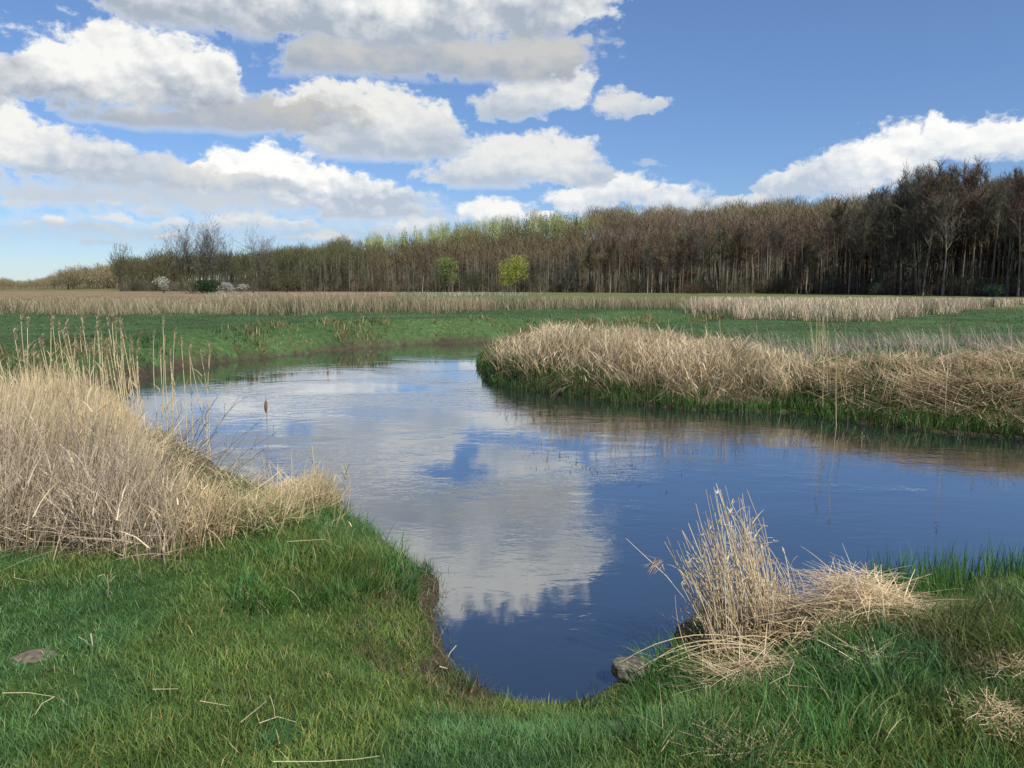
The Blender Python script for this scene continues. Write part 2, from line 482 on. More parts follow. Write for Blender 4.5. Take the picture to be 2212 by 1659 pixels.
def water_mat():
    m, N, L, out = mat_new('river_water')
    geo = N.new('ShaderNodeNewGeometry')
    def nz(scale, detail, rough, stretch=(1, 1, 1), rot=0.0, dist=0.0):
        mp = N.new('ShaderNodeMapping'); mp.inputs['Scale'].default_value = stretch; mp.inputs['Rotation'].default_value = (0, 0, rot)
        L.new(geo.outputs['Position'], mp.inputs['Vector'])
        n = N.new('ShaderNodeTexNoise'); n.inputs['Scale'].default_value = scale; n.inputs['Detail'].default_value = detail
        n.inputs['Roughness'].default_value = rough; n.inputs['Distortion'].default_value = dist
        L.new(mp.outputs[0], n.inputs['Vector']); return n.outputs[0]
    def mth(op, a, b):
        n = N.new('ShaderNodeMath'); n.operation = op
        for k, q in enumerate((a, b)):
            if isinstance(q, float): n.inputs[k].default_value = q
            else: L.new(q, n.inputs[k])
        return n.outputs[0]
    sepp = N.new('ShaderNodeSeparateXYZ'); L.new(geo.outputs['Position'], sepp.inputs[0])
    mid = N.new('ShaderNodeMapRange'); mid.interpolation_type = 'SMOOTHSTEP'
    L.new(sepp.outputs[1], mid.inputs[0]); mid.inputs[1].default_value = 4.; mid.inputs[2].default_value = 12.
    mid.inputs[3].default_value = .12; mid.inputs[4].default_value = .46
    patch = N.new('ShaderNodeMapRange'); patch.interpolation_type = 'SMOOTHSTEP'
    L.new(nz(.28, 3, .5, (1, 1.6, 1), .3, .6), patch.inputs[0]); patch.inputs[1].default_value = .42; patch.inputs[2].default_value = .62
    patch.inputs[3].default_value = .15; patch.inputs[4].default_value = 1.1
    w_a = nz(3.2, 3, .55, (1, 1.8, 1), .25, .5)
    w_b = nz(11., 3, .5, (1, 1.5, 1), -.2, .4)
    h = mth('ADD', mth('MULTIPLY', w_a, 1.0), mth('MULTIPLY', w_b, .22))
    amp = mth('MULTIPLY', mid.outputs[0], patch.outputs[0])
    h = mth('MULTIPLY', h, amp)
    bp = N.new('ShaderNodeBump'); bp.inputs['Strength'].default_value = 1.0; bp.inputs['Distance'].default_value = .014
    L.new(h, bp.inputs['Height'])
    # body of the river (dark, silty) under a surface whose reflection grows towards grazing angles
    lw = N.new('ShaderNodeLayerWeight'); lw.inputs[0].default_value = .5; L.new(bp.outputs[0], lw.inputs['Normal'])
    refl = mth('ADD', mth('MULTIPLY', mth('POWER', lw.outputs['Facing'], 3.0), .81), .19)
    df = N.new('ShaderNodeBsdfDiffuse'); df.inputs[0].default_value = (.010, .016, .020, 1)
    gl = N.new('ShaderNodeBsdfGlossy'); gl.inputs['Roughness'].default_value = .03; gl.inputs[0].default_value = (.97, .98, 1, 1)
    L.new(bp.outputs[0], gl.inputs['Normal'])
    ms = N.new('ShaderNodeMixShader'); L.new(refl, ms.inputs[0]); L.new(df.outputs[0], ms.inputs[1]); L.new(gl.outputs[0], ms.inputs[2])
    L.new(ms.outputs[0], out.inputs[0])
    return m
MAT_GROUND = ground_mat(); MAT_WATER = water_mat()

# ------------------------------------------------------------------ ground sheet (polar grid, fine near the river)
def build_ground():
    R = np.concatenate([[0.02], np.geomspace(.5, 4000, 820)])
    a1 = np.linspace(-43, 43, 520); a2 = np.linspace(43, 317, 90)[1:-1]
    A = np.radians(np.concatenate([a1, a2])); nA = len(A)
    RR, AA = np.meshgrid(R, A, indexing='ij')
    X = RR * np.sin(AA); Y = RR * np.cos(AA)
    sd = river_sd(X, Y).reshape(X.shape)
    Z = land(X.ravel(), Y.ravel(), sd.ravel()).reshape(X.shape)
    D = RR
    xs, ys = proj(X, Y, Z)
    n1 = fbm(X * .5, Y * .5, 4); n2 = fbm(X * .06 + 9, Y * .06, 4)
    def cc(r, g, b): return np.array([r, g, b], float)
    col = np.ones(X.shape + (3,)) * cc(.028, .060, .014)
    far = sstep(D, 12, 20)[..., None]
    col = col * (1 - far) + far * (cc(.040, .076, .027) * (.7 + .6 * n1[..., None]))
    mead = sstep(D, 48, 62)[..., None]
    col = col * (1 - mead) + mead * (cc(.075, .10, .035) * (1 - n2[..., None]) + cc(.11, .11, .045) * n2[..., None])
    left = (mead[..., 0] * (xs < 850) * (D > 50))[..., None]
    col = col * (1 - left) + left * cc(.17, .125, .075)
    farf = sstep(D, 270, 330)[..., None]
    col = col * (1 - farf) + farf * cc(.11, .105, .05)
    e = edge_D(xv_of(X, Y))
    wood = ((Y > 0) * sstep(D, e - 1, e + 6) * (xv_of(X, Y) > 270) * sstep(700 - D, 0, 30))[..., None]
    col = col * (1 - wood) + wood * cc(.085, .070, .046)
    th = (in_poly(xs, ys, THATCH) | in_poly(xs, ys, LEFT_BED) | in_poly(xs, ys, POINT_BED))[..., None] & (D < 40)[..., None]
    col = np.where(th, cc(.085, .070, .042), col)
    shore = sstep(xs, 740, 830) * (1 - sstep(xs, 1020, 1080)) * sstep(ys, 1150, 1210) * (D < 8)
    mudp = fbm(X * 3.1 + 8, Y * 3.1 + 2, 3)
    mud = np.maximum(1 - sstep(sd + (n1 - .5) * .5, .02, .22), shore * (1 - sstep(sd - .28 * sstep(mudp, .44, .60), .02, .12)))[..., None]
    col = col * (1 - mud) + mud * cc(.045, .036, .026)
    i = np.arange(len(R) - 1)[:, None]; j = np.arange(nA)[None, :]; jn = (j + 1) % nA
    F = np.stack([i * nA + j, i * nA + jn, (i + 1) * nA + jn, (i + 1) * nA + j], -1).reshape(-1, 4)[:, ::-1]
    o = mesh_from('ground', np.stack([X, Y, Z], -1), F, col, MAT_GROUND, smooth=True)
    tag(o, kind='structure')

LEFT_BED = [(-700,1260),(0,1192),(150,1200),(330,1212),(460,1180),(560,1140),(650,1118),(720,1108),(750,1088),(650,1060),(540,1025),(430,960),(280,900),(150,925),(-700,1100)]
POINT_BED = [(1042,800),(1075,818),(1180,836),(1350,855),(1500,872),(1640,872),(1745,864),(1765,800),(1700,775),(1560,742),(1400,732),(1200,732),(1100,742),(1050,770)]
build_ground()
ws = mesh_from('river_water', [(-80, -14, 0), (80, -14, 0), (80, 60, 0), (-80, 60, 0)], [(0, 1, 2, 3)], None, MAT_WATER)
tag(ws, kind='structure')

# ------------------------------------------------------------------ ribbons: every blade, stem and straw
def ribbons(acc, P, L, W, az_, lean, curve, col, segs=4, taper=.1, tipcol=None, twist=None, zig=0.0, width_mid=1.0):
    """P base points; lean = start angle from vertical, curve = extra bend to the tip (radians)"""
    n = len(P)
    if n == 0: return
    L, W, az_, lean, curve = [np.broadcast_to(np.asarray(q, float), (n,)).copy() for q in (L, W, az_, lean, curve)]
    col = np.broadcast_to(np.asarray(col, float), (n, 3))
    pts = np.zeros((n, segs + 1, 3)); pts[:, 0] = P
    a = az_.copy()
    for s in range(segs):
        th = lean + curve * ((s + .5) / segs) ** 1.4
        if zig: a = az_ + RNG.normal(0, zig, n); th = th + RNG.normal(0, zig * .5, n)
        st = L / segs
        d = np.stack([np.sin(th) * np.sin(a), np.sin(th) * np.cos(a), np.cos(th)], -1)
        pts[:, s + 1] = pts[:, s] + d * st[:, None]
    tw = RNG.uniform(0, math.pi, n) if twist is None else np.broadcast_to(twist, (n,))
    side = np.stack([np.cos(tw), np.sin(tw), np.zeros(n)], -1)
    t = np.linspace(0, 1, segs + 1)
    prof = (1 - (1 - taper) * t ** 1.5) * (1 + (width_mid - 1) * np.sin(t * math.pi))
    off = side[:, None, :] * (W[:, None] * prof[None, :] * .5)[..., None]
    v = np.stack([pts - off, pts + off], 2)
    idx = np.arange(n * (segs + 1) * 2).reshape(n, segs + 1, 2)
    f = np.stack([idx[:, :-1, 0], idx[:, :-1, 1], idx[:, 1:, 1], idx[:, 1:, 0]], -1)
    if tipcol is None:
        c = np.repeat(col[:, None, :], (segs + 1) * 2, 1)
    else:
        tc_ = np.broadcast_to(np.asarray(tipcol, float), (n, 3))
        cc = col[:, None, :] * (1 - t)[None, :, None] + tc_[:, None, :] * t[None, :, None]
        c = np.repeat(cc[:, :, None, :], 2, 2)
    acc.add(v, f, c)
    return pts

def tubes(acc, paths, radii, col, sides=5):
    """polyline tubes; paths list of (k,3), radii list of (k,)"""
    for p, r in zip(paths, radii):
        p = np.asarray(p, float); r = np.asarray(r, float); k = len(p)
        d = np.gradient(p, axis=0); d /= np.linalg.norm(d, axis=1)[:, None] + 1e-9
        ref = np.array([0, 0, 1.0]) if abs(d[0][2]) < .8 else np.array([1.0, 0, 0])
        u = np.cross(d, ref); u /= np.linalg.norm(u, axis=1)[:, None] + 1e-9
        w = np.cross(d, u)
        an = np.linspace(0, 2 * math.pi, sides, endpoint=False)
        ring = p[:, None] + r[:, None, None] * (np.cos(an)[None, :, None] * u[:, None] + np.sin(an)[None, :, None] * w[:, None])
        idx = np.arange(k * sides).reshape(k, sides); nx = np.roll(idx, -1, 1)
        f = np.stack([idx[:-1], nx[:-1], nx[1:], idx[1:]], -1)
        acc.add(ring, f, np.broadcast_to(np.asarray(col, float), (k * sides, 3)))

def scatter(n, d0, d1, amax=42, power=1.0, azc=0.0):
    """random ground points around the camera; area density ~ 1/D**(2-power)... power 1 keeps pdf flat in D"""
    a = np.radians(azc + RNG.uniform(-amax, amax, n))
    u = RNG.random(n)
    if power == 0: D = d0 * (d1 / d0) ** u
    else: D = (d0 ** power + u * (d1 ** power - d0 ** power)) ** (1 / power)
    return D * np.sin(a), D * np.cos(a), D

def colmix(n, cols, wts, var=.18):
    cols = np.array(cols); k = RNG.choice(len(cols), n, p=np.array(wts) / sum(wts))
    return cols[k] * (1 + RNG.normal(0, var, (n, 1))).clip(.4, 1.7)

G1, G2, G3, GY, GD = (.072, .136, .038), (.054, .116, .042), (.104, .168, .050), (.17, .18, .07), (.32, .28, .16)
S1, S2, S3, S4 = (.53, .435, .265), (.45, .36, .215), (.39, .32, .22), (.60, .51, .34)

# ------------------------------------------------------------------ grass (stuff)
def near_grass():
    acc = Acc()
    X, Y, D = scatter(400000, 1.5, 9.5, 50, 1.0)
    sd = river_sd(X, Y); Z = land(X, Y, sd)
    xs, ys = proj(X, Y, Z)
    bed = in_poly(xs + (fbm(X * 2 + 50, Y * 2, 3) - .5) * 120, ys + (fbm(X * 2, Y * 2 + 50, 3) - .5) * 120, LEFT_BED) & (ys < 1225)
    patch = fbm(X * 1.3 + 3, Y * 1.3, 3)
    mudp = fbm(X * 3.1 + 8, Y * 3.1 + 2, 3)
    leftshore = sstep(xs, 740, 830) * (1 - sstep(xs, 1020, 1080)) * sstep(ys, 1150, 1210)
    stonez = np.hypot(xs - 1362, (ys - 1450)) < 48
    keep = ~stonez & (sd > .04 + RNG.random(len(X)) * .14 + leftshore * sstep(mudp, .46, .62) * .26) & (~bed | (RNG.random(len(X)) < .25))
    keep &= ~((np.hypot(xs - 70, (ys - 1425) * 1.6) < 26))
    keep &= RNG.random(len(X)) < np.clip(.5 + 1.1 * patch, 0, 1)
    X, Y, D, sd, Z, xs, ys, patch = [q[keep] for q in (X, Y, D, sd, Z, xs, ys, patch)]
    n = len(X)
    coarse = sstep(xs, 1250, 1600) * sstep(ys, 1380, 1480)           # longer grass bottom right
    tuss = sstep(900 - xs, 0, 60) * sstep(xs, 480, 620) * sstep(1330 - ys, 0, 100)
    br = ((xs > 1800) & (ys < 1480)).astype(float)
    Lb = (.034 + .045 * RNG.random(n) + .05 * (patch - .4)) * (1 + .75 * coarse + 1.5 * tuss + 1.2 * br * (1 - coarse))
    Lb = np.clip(Lb, .03, .34)
    W = .0022 + .0005 * D + .0016 * coarse * RNG.random(n)
    cdir = fbm(X * 2.2, Y * 2.2, 2) * 12
    azb = cdir + RNG.normal(0, 2.0, n)
    lean = np.abs(RNG.normal(.22, .25, n)); curve = RNG.uniform(.3, 1.5, n)
    c = colmix(n, [G1, G2, G3, GY, GD], [.40, .34, .2, .045, .015])
    hue = sstep(fbm(X * .8 + 20, Y * .8, 3), .4, .62)[:, None]
    c = c * (1 - hue * np.array([.20, .02, -.10])) * (1 + (1 - hue) * np.array([.22, .0, -.2]))
    c = c * (1.05 + .42 * patch[:, None])
    brn = (br * (fbm(X * 2 + 5, Y * 2, 3) > .5))[:, None]
    c = c * (1 - .55 * brn) + np.array([.13, .085, .03]) * .55 * brn
    P = np.stack([X, Y, Z - .01], -1)
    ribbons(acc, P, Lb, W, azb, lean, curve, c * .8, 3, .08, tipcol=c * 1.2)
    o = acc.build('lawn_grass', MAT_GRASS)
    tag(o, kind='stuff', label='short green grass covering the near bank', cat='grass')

def tussock_grass():
    """long lush blades: left bank edge, bottom right, shore fringe"""
    acc = Acc()
    X, Y, D = scatter(96000, 1.7, 9.0, 50, 1.0)
    sd = river_sd(X, Y); Z = land(X, Y, sd); xs, ys = proj(X, Y, Z)
    cl = fbm(X * 2.6 + 11, Y * 2.6 + 4, 3)
    left = (xs > 500) & (xs < 900) & (ys > 1080) & (ys < 1330) & (sd > 0) & (cl > .42)
    right = (xs > 1380) & (ys > 1400) & (sd > .05) & (cl > .57) & (np.hypot((xs - 1610) * .6, (ys - 1440) * 1.6) > 70)
    rs = (xs > 1800) & (ys > 1290) & (ys < 1440) & (sd > -.05) & (cl > .4)
    shore = (sd > -.03) & (sd < .2) & (cl > .56) & (xs > 700) & (xs < 1300)
    keep = left | right | rs | shore
    X, Y, Z, sd, xs, ys, D = [q[keep] for q in (X, Y, Z, sd, xs, ys, D)]
    shore, rs = shore[keep], rs[keep]
    n = len(X)
    Lb = RNG.uniform(.14, .30, n) * np.where(shore, .6, 1)
    c = colmix(n, [(.045, .14, .03), (.035, .11, .028), (.08, .17, .035), GD], [.45, .3, .2, .05])
    c[shore] *= .6; c[rs] = c[rs] * .7 + np.array([.03, .018, .0])
    cdir = fbm(X * 1.6, Y * 1.6, 2) * 12
    ribbons(acc, np.stack([X, Y, Z - .01], -1), Lb, .0034 + .0006 * D, cdir + RNG.normal(0, .8, n), np.abs(RNG.normal(.3, .25, n)),
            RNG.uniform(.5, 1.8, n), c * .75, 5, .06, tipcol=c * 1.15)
    # upright water-edge grass at the right
    X, Y, D = scatter(40000, 4.3, 8.0, 20, 1.0, 26)
    sd = river_sd(X, Y); Z = land(X, Y, sd); xs, ys = proj(X, Y, Z)
    keep = (xs > 1862) & (sd > -.32) & (sd < .4) & (fbm(X * 5, Y * 5, 2) > .38)
    keep &= (RNG.random(len(X)) < .6)
    X, Y, Z, sd, D = [q[keep] for q in (X, Y, Z, sd, D)]; n = len(X)
    Z = np.maximum(Z, -.02)
    c = colmix(n, [(.055, .15, .03), (.04, .11, .025), (.09, .18, .04)], [.5, .3, .2])
    ribbons(acc, np.stack([X, Y, Z], -1), RNG.uniform(.16, .36, n) * (1 + .15 * (sd < 0)), .008, RNG.uniform(0, 6.28, n),
            np.abs(RNG.normal(.05, .08, n)), RNG.uniform(0, .45, n), c * .8, 4, .06, tipcol=c * 1.1)
    X, Y, D = scatter(60000, 3.2, 7.5, 22, 1.0, -6)
    sd = river_sd(X, Y); Z = land(X, Y, sd); xs, ys = proj(X, Y, Z); cl = fbm(X * 3.5 + 2, Y * 3.5, 3)
    keep = (xs > 760) & (xs < 1060) & (ys > 1150) & (sd > -.06) & (sd < .55) & (cl > .40) & (RNG.random(len(X)) < .55)
    X, Y, Z, sd, cl, D = [q[keep] for q in (X, Y, Z, sd, cl, D)]; n = len(X); Z = np.maximum(Z, -.01)
    c = colmix(n, [(.15, .115, .065), (.09, .085, .04), (.05, .085, .025), (.24, .19, .11)], [.35, .3, .25, .1], .25)
    ribbons(acc, np.stack([X, Y, Z], -1), RNG.uniform(.03, .13, n), .005, RNG.uniform(0, 6.28, n), RNG.uniform(.3, 1.5, n), RNG.uniform(0, 1., n), c, 3, .15)
    o = acc.build('long_grass', MAT_GRASS)
    tag(o, kind='stuff', label='longer lush grass in tussocks along the near bank', cat='grass')

def far_grass():
    acc = Acc()
    X, Y, D = scatter(230000, 10.0, 62, 43, .6)
    sd = river_sd(X, Y); Z = land(X, Y, sd); xs, ys = proj(X, Y, Z)
    keep = (sd > .05) & ~in_poly(xs, ys, POINT_BED) & ~in_poly(xs, ys, THATCH) & (Y > 0) & ((D > 13) | (sd > 0) & (xs > 1000))
    keep &= ~in_poly(xs, ys, LEFT_BED)
    X, Y, Z, sd, xs, ys, D = [q[keep] for q in (X, Y, Z, sd, xs, ys, D)]; n = len(X)
    bank = (1 - sstep(sd, 1.2, 3.0)); cl = fbm(X * .7, Y * .7, 4)
    Lb = (.022 + .03 * RNG.random(n)) * (1 + 3.0 * bank * sstep(cl, .42, .6))
    W = .004 + .0007 * D
    
    c = colmix(n, [(.041, .084, .028), (.036, .072, .028), (.058, .102, .034), GY], [.42, .33, .2, .05], .12)
    c *= (.55 + .9 * fbm(X * .45, Y * .45, 4)[:, None])
    tan = ((sd < 1.7) & (fbm(X * .9 + 7, Y * .9 + 3, 3) > .49) & (RNG.random(n) < .75)) | ((sd < .8) & (fbm(X * .9 + 7, Y * .9 + 3, 3) > .42) & (RNG.random(n) < .5)) | (RNG.random(n) < .004)
    c[tan] = np.array([.30, .235, .12]) * RNG.uniform(.6, 1.1, (tan.sum(), 1))
    ribbons(acc, np.stack([X, Y, Z - .01], -1), Lb * np.where(tan, 2.4, 1), W * np.where(tan, 1.3, 1), RNG.uniform(0, 6.28, n), np.abs(RNG.normal(.25, .25, n)),
            RNG.uniform(.3, 1.4, n), c * .8, 2, .1, tipcol=c * 1.1)
    o = acc.build('meadow_grass', MAT_GRASS)
    tag(o, kind='stuff', label='smooth green meadow grass across the river', cat='grass')

def fringe():
    """green sedge at the foot of the point bar"""
    acc = Acc()
    X, Y, D = scatter(260000, 9.5, 24, 43, 1.0)
    sd = river_sd(X, Y)
    k = (sd > -.12) & (sd < 2.2); X, Y, D, sd = X[k], Y[k], D[k], sd[k]
    Z = land(X, Y, sd); xs, ys = proj(X, Y, Z)
    cl = fbm(X * .8 + 3, Y * .8 + 3, 3)
    wid = np.interp(xs, [1030, 1100, 1350, 1420, 1500, 1640, 1760, 2212, 2800], [1.0, .95, .5, .45, .2, .15, .8, 1.0, 1.1])
    k = (xs > 1030) & (Y > 9) & ((sd < wid * (.5 + cl)) | ((cl > .6) & (sd < 2.2))) & (ys > 770) & (RNG.random(len(X)) < .75)
    X, Y, D, sd, Z = [q[k] for q in (X, Y, D, sd, Z)]; n = len(X)
    Z = np.maximum(Z, -.02)
    c = colmix(n, [(.045, .12, .02), (.03, .085, .018), (.07, .13, .03), (.2, .16, .08)], [.42, .33, .17, .08], .25)
    ribbons(acc, np.stack([X, Y, Z], -1), RNG.uniform(.12, .34, n), .007 + .0005 * D, RNG.uniform(0, 6.28, n),
            np.abs(RNG.normal(.12, .15, n)), RNG.uniform(.1, .9, n), c * .7, 3, .08, tipcol=c * 1.1)
    o = acc.build('water_sedge', MAT_GRASS)
    tag(o, kind='stuff', label='fresh green sedge fringing the foot of the reedy point', cat='sedge')

# ------------------------------------------------------------------ reed beds (stuff)
def hcap(xs, ys, X, Y, Z, tx, ty):
    """height of a stem at X,Y whose tip reaches the outline tx,ty"""
    yt = np.interp(xs, tx, ty)
    D = np.hypot(X, Y)
    ang = np.arctan((yt - 829.5) / FV) + PITCH
    # distance measured along the view plane
    return CAM_H - np.tan(ang) * np.maximum(Y, .1) - Z

def left_reeds():
    acc = Acc()
    X, Y, D = scatter(150000, 4.0, 13.0, 24, 1.3, -26)
    sd = river_sd(X, Y); Z = land(X, Y, sd); xs, ys = proj(X, Y, Z)
    jx, jy = (fbm(X * 2.2 + 30, Y * 2.2, 3) - .5) * 150 + RNG.normal(0, 14, len(X)), (fbm(X * 2.2, Y * 2.2 + 30, 3) - .5) * 150 + RNG.normal(0, 14, len(X))
    k = (in_poly(xs, ys, LEFT_BED) | in_poly(xs + jx, ys + jy, LEFT_BED)) & (sd > -.15) & (ys < 1290)
    X, Y, D, sd, Z, xs, ys = [q[k] for q in (X, Y, D, sd, Z, xs, ys)]
    tx = [-700, 0, 100, 180, 240, 285, 320, 360, 430, 500, 540, 570, 620, 690, 725, 750]
    ty = [790, 812, 798, 806, 840, 895, 955, 1000, 1025, 1062, 1068, 1058, 1040, 1005, 1050, 1100]
    cap = hcap(xs, ys, X, Y, Z, tx, ty)
    n = len(X)
    front = sstep(ys, 1040, 1150)
    right = sstep(xs, 330, 420)
    want = (1.25 - .70 * front) * (1 - .45 * right)
    h = np.minimum(cap * RNG.uniform(.72, 1.04, n), want * RNG.uniform(.5, 1.15, n))
    cn = fbm(X * 2.6 + 1, Y * 2.6 + 6, 3)
    h = np.clip(h * (.62 + .66 * cn), .06, 1.4)
    k = RNG.random(n) < (.62 - .46*sstep(xs,300,460)*(ys<1085)) * sstep(cn, .22, .56)
    X, Y, D, Z, xs, ys, h, front, right, sd = [q[k] for q in (X, Y, D, Z, xs, ys, h, front, right, sd)]; n = len(X)
    grey = (front * sstep(430 - xs, 0, 120)) > RNG.random(n) * .8
    c = colmix(n, [S1, S2, S4, S3], [.45, .28, .15, .12], .16)
    c[grey] = colmix(grey.sum(), [(.45, .38, .285), (.36, .30, .23), (.52, .45, .34)], [.5, .3, .2], .15)
    dk = (xs > 330) & (xs < 540) & (ys < 1110) & (RNG.random(n) < .6)
    c[dk] = colmix(dk.sum(), [(.10, .10, .06), (.07, .08, .045), (.16, .13, .09)], [.4, .3, .3])
    gr = (xs > 480) & (ys > 1120) & (RNG.random(n) < .35)
    c[gr] = colmix(gr.sum(), [(.30, .30, .12), (.42, .38, .19)], [.5, .5])
    lean = np.abs(RNG.normal(.07, .10, n)) + .22 * front * RNG.random(n)
    curve = RNG.uniform(0, .3, n) + front * RNG.uniform(0, .4, n)
    wind = np.where(RNG.random(n) < .5, RNG.normal(1.3, .8, n), RNG.uniform(0, 6.28, n))
    dark = np.array([.62, .58, .52])
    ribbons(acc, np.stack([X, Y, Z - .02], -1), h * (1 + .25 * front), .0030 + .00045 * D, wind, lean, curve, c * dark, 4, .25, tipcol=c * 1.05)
    # leaves hanging off the stems
    m = RNG.random(n) < .42
    nl = m.sum(); hb = Z[m] + h[m] * RNG.uniform(.2, .9, nl)
    ribbons(acc, np.stack([X[m] + RNG.normal(0, .03, nl), Y[m] + RNG.normal(0, .03, nl), hb], -1), RNG.uniform(.10, .30, nl) * (1 - .5 * right[m]), RNG.uniform(.005, .011, nl),
            RNG.uniform(0, 6.28, nl), RNG.uniform(.3, 1.0, nl), RNG.uniform(.4, 1.8, nl), c[m] * 1.05, 3, .1)
    # tumbled litter at the foot
    m = RNG.random(n) < .5; nl = m.sum()
    ribbons(acc, np.stack([X[m], Y[m], Z[m] + RNG.uniform(.0, .16, nl)], -1), RNG.uniform(.15, .55, nl), RNG.uniform(.004, .009, nl),
            RNG.uniform(0, 6.28, nl), RNG.uniform(1.0, 1.5, nl), RNG.uniform(-.2, .5, nl), c[m] * .95, 3, .3)
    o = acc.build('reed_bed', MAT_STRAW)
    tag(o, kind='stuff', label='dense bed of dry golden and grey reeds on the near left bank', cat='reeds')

def point_reeds():
    acc = Acc()
    X, Y, D = scatter(250000, 11, 34, 20, 1.2, 12)
    sd = river_sd(X, Y); Z = land(X, Y, sd); xs, ys = proj(X, Y, Z)
    k = in_poly(xs, ys, POINT_BED) & (sd > .1); X, Y, D, sd, Z, xs, ys = [q[k] for q in (X, Y, D, sd, Z, xs, ys)]
    tx = [1040, 1060, 1090, 1150, 1185, 1230, 1300, 1400, 1500, 1600, 1700, 1740, 1760]
    ty = [790, 738, 722, 704, 690, 694, 700, 702, 712, 735, 752, 770, 780]
    cap = hcap(xs, ys, X, Y, Z, tx, ty); n = len(X)
    clump = fbm(X * .9 + 2, Y * .9, 3)
    h = np.minimum(cap * RNG.uniform(.75, 1.03, n), RNG.uniform(.6, 1.35, n)); h = np.clip(h * (.40 + 1.05 * fbm(X * 1.3 + 2, Y * 1.3, 3)) * np.where(RNG.random(n) < .06, 1.25, 1), .10, 1.6)
    keep = RNG.random(n) < np.clip(.25 + clump * .5, 0, 1) * .52 * sstep(fbm(X * 1.3 + 7, Y * 1.3 + 7, 3), .12, .42)
    X, Y, D, Z, sd, xs, ys, h, clump = [q[keep] for q in (X, Y, D, Z, sd, xs, ys, h, clump)]; n = len(X)
    c = colmix(n, [(.60, .49, .32), (.50, .40, .26), (.68, .59, .43), (.40, .32, .23), (.16, .17, .06)], [.40, .26, .19, .1, .05], .18)
    low = (1 - sstep(sd, .3, 1.6))
    lean = np.abs(RNG.normal(.08, .12, n)) + low * RNG.uniform(0, .6, n); curve = RNG.uniform(0, .6, n) + low * RNG.uniform(0, 1.0, n)
    wind = fbm(X * .7 + 5, Y * .7, 2) * 14 + RNG.normal(0, .7, n)
    lean = lean + .45 * sstep(fbm(X * 1.1 + 15, Y * 1.1, 3), .5, .68)
    bc = sstep(fbm(X * .9 + 25, Y * .9, 3), .42, .62)[:, None]; c = c * (.82 + .32 * bc)
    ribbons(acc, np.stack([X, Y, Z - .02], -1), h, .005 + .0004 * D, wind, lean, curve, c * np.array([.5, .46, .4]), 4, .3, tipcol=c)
    m = RNG.random(n) < .5; nl = m.sum()
    ribbons(acc, np.stack([X[m], Y[m], Z[m] + h[m] * RNG.uniform(.1, .8, nl)], -1), RNG.uniform(.15, .45, nl), RNG.uniform(.010, .018, nl),
            RNG.uniform(0, 6.28, nl), RNG.uniform(.3, 1.1, nl), RNG.uniform(.3, 1.6, nl), c[m], 3, .1)
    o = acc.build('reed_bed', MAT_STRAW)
    tag(o, kind='stuff', label='dry upright reeds crowding the point in the river bend', cat='reeds')

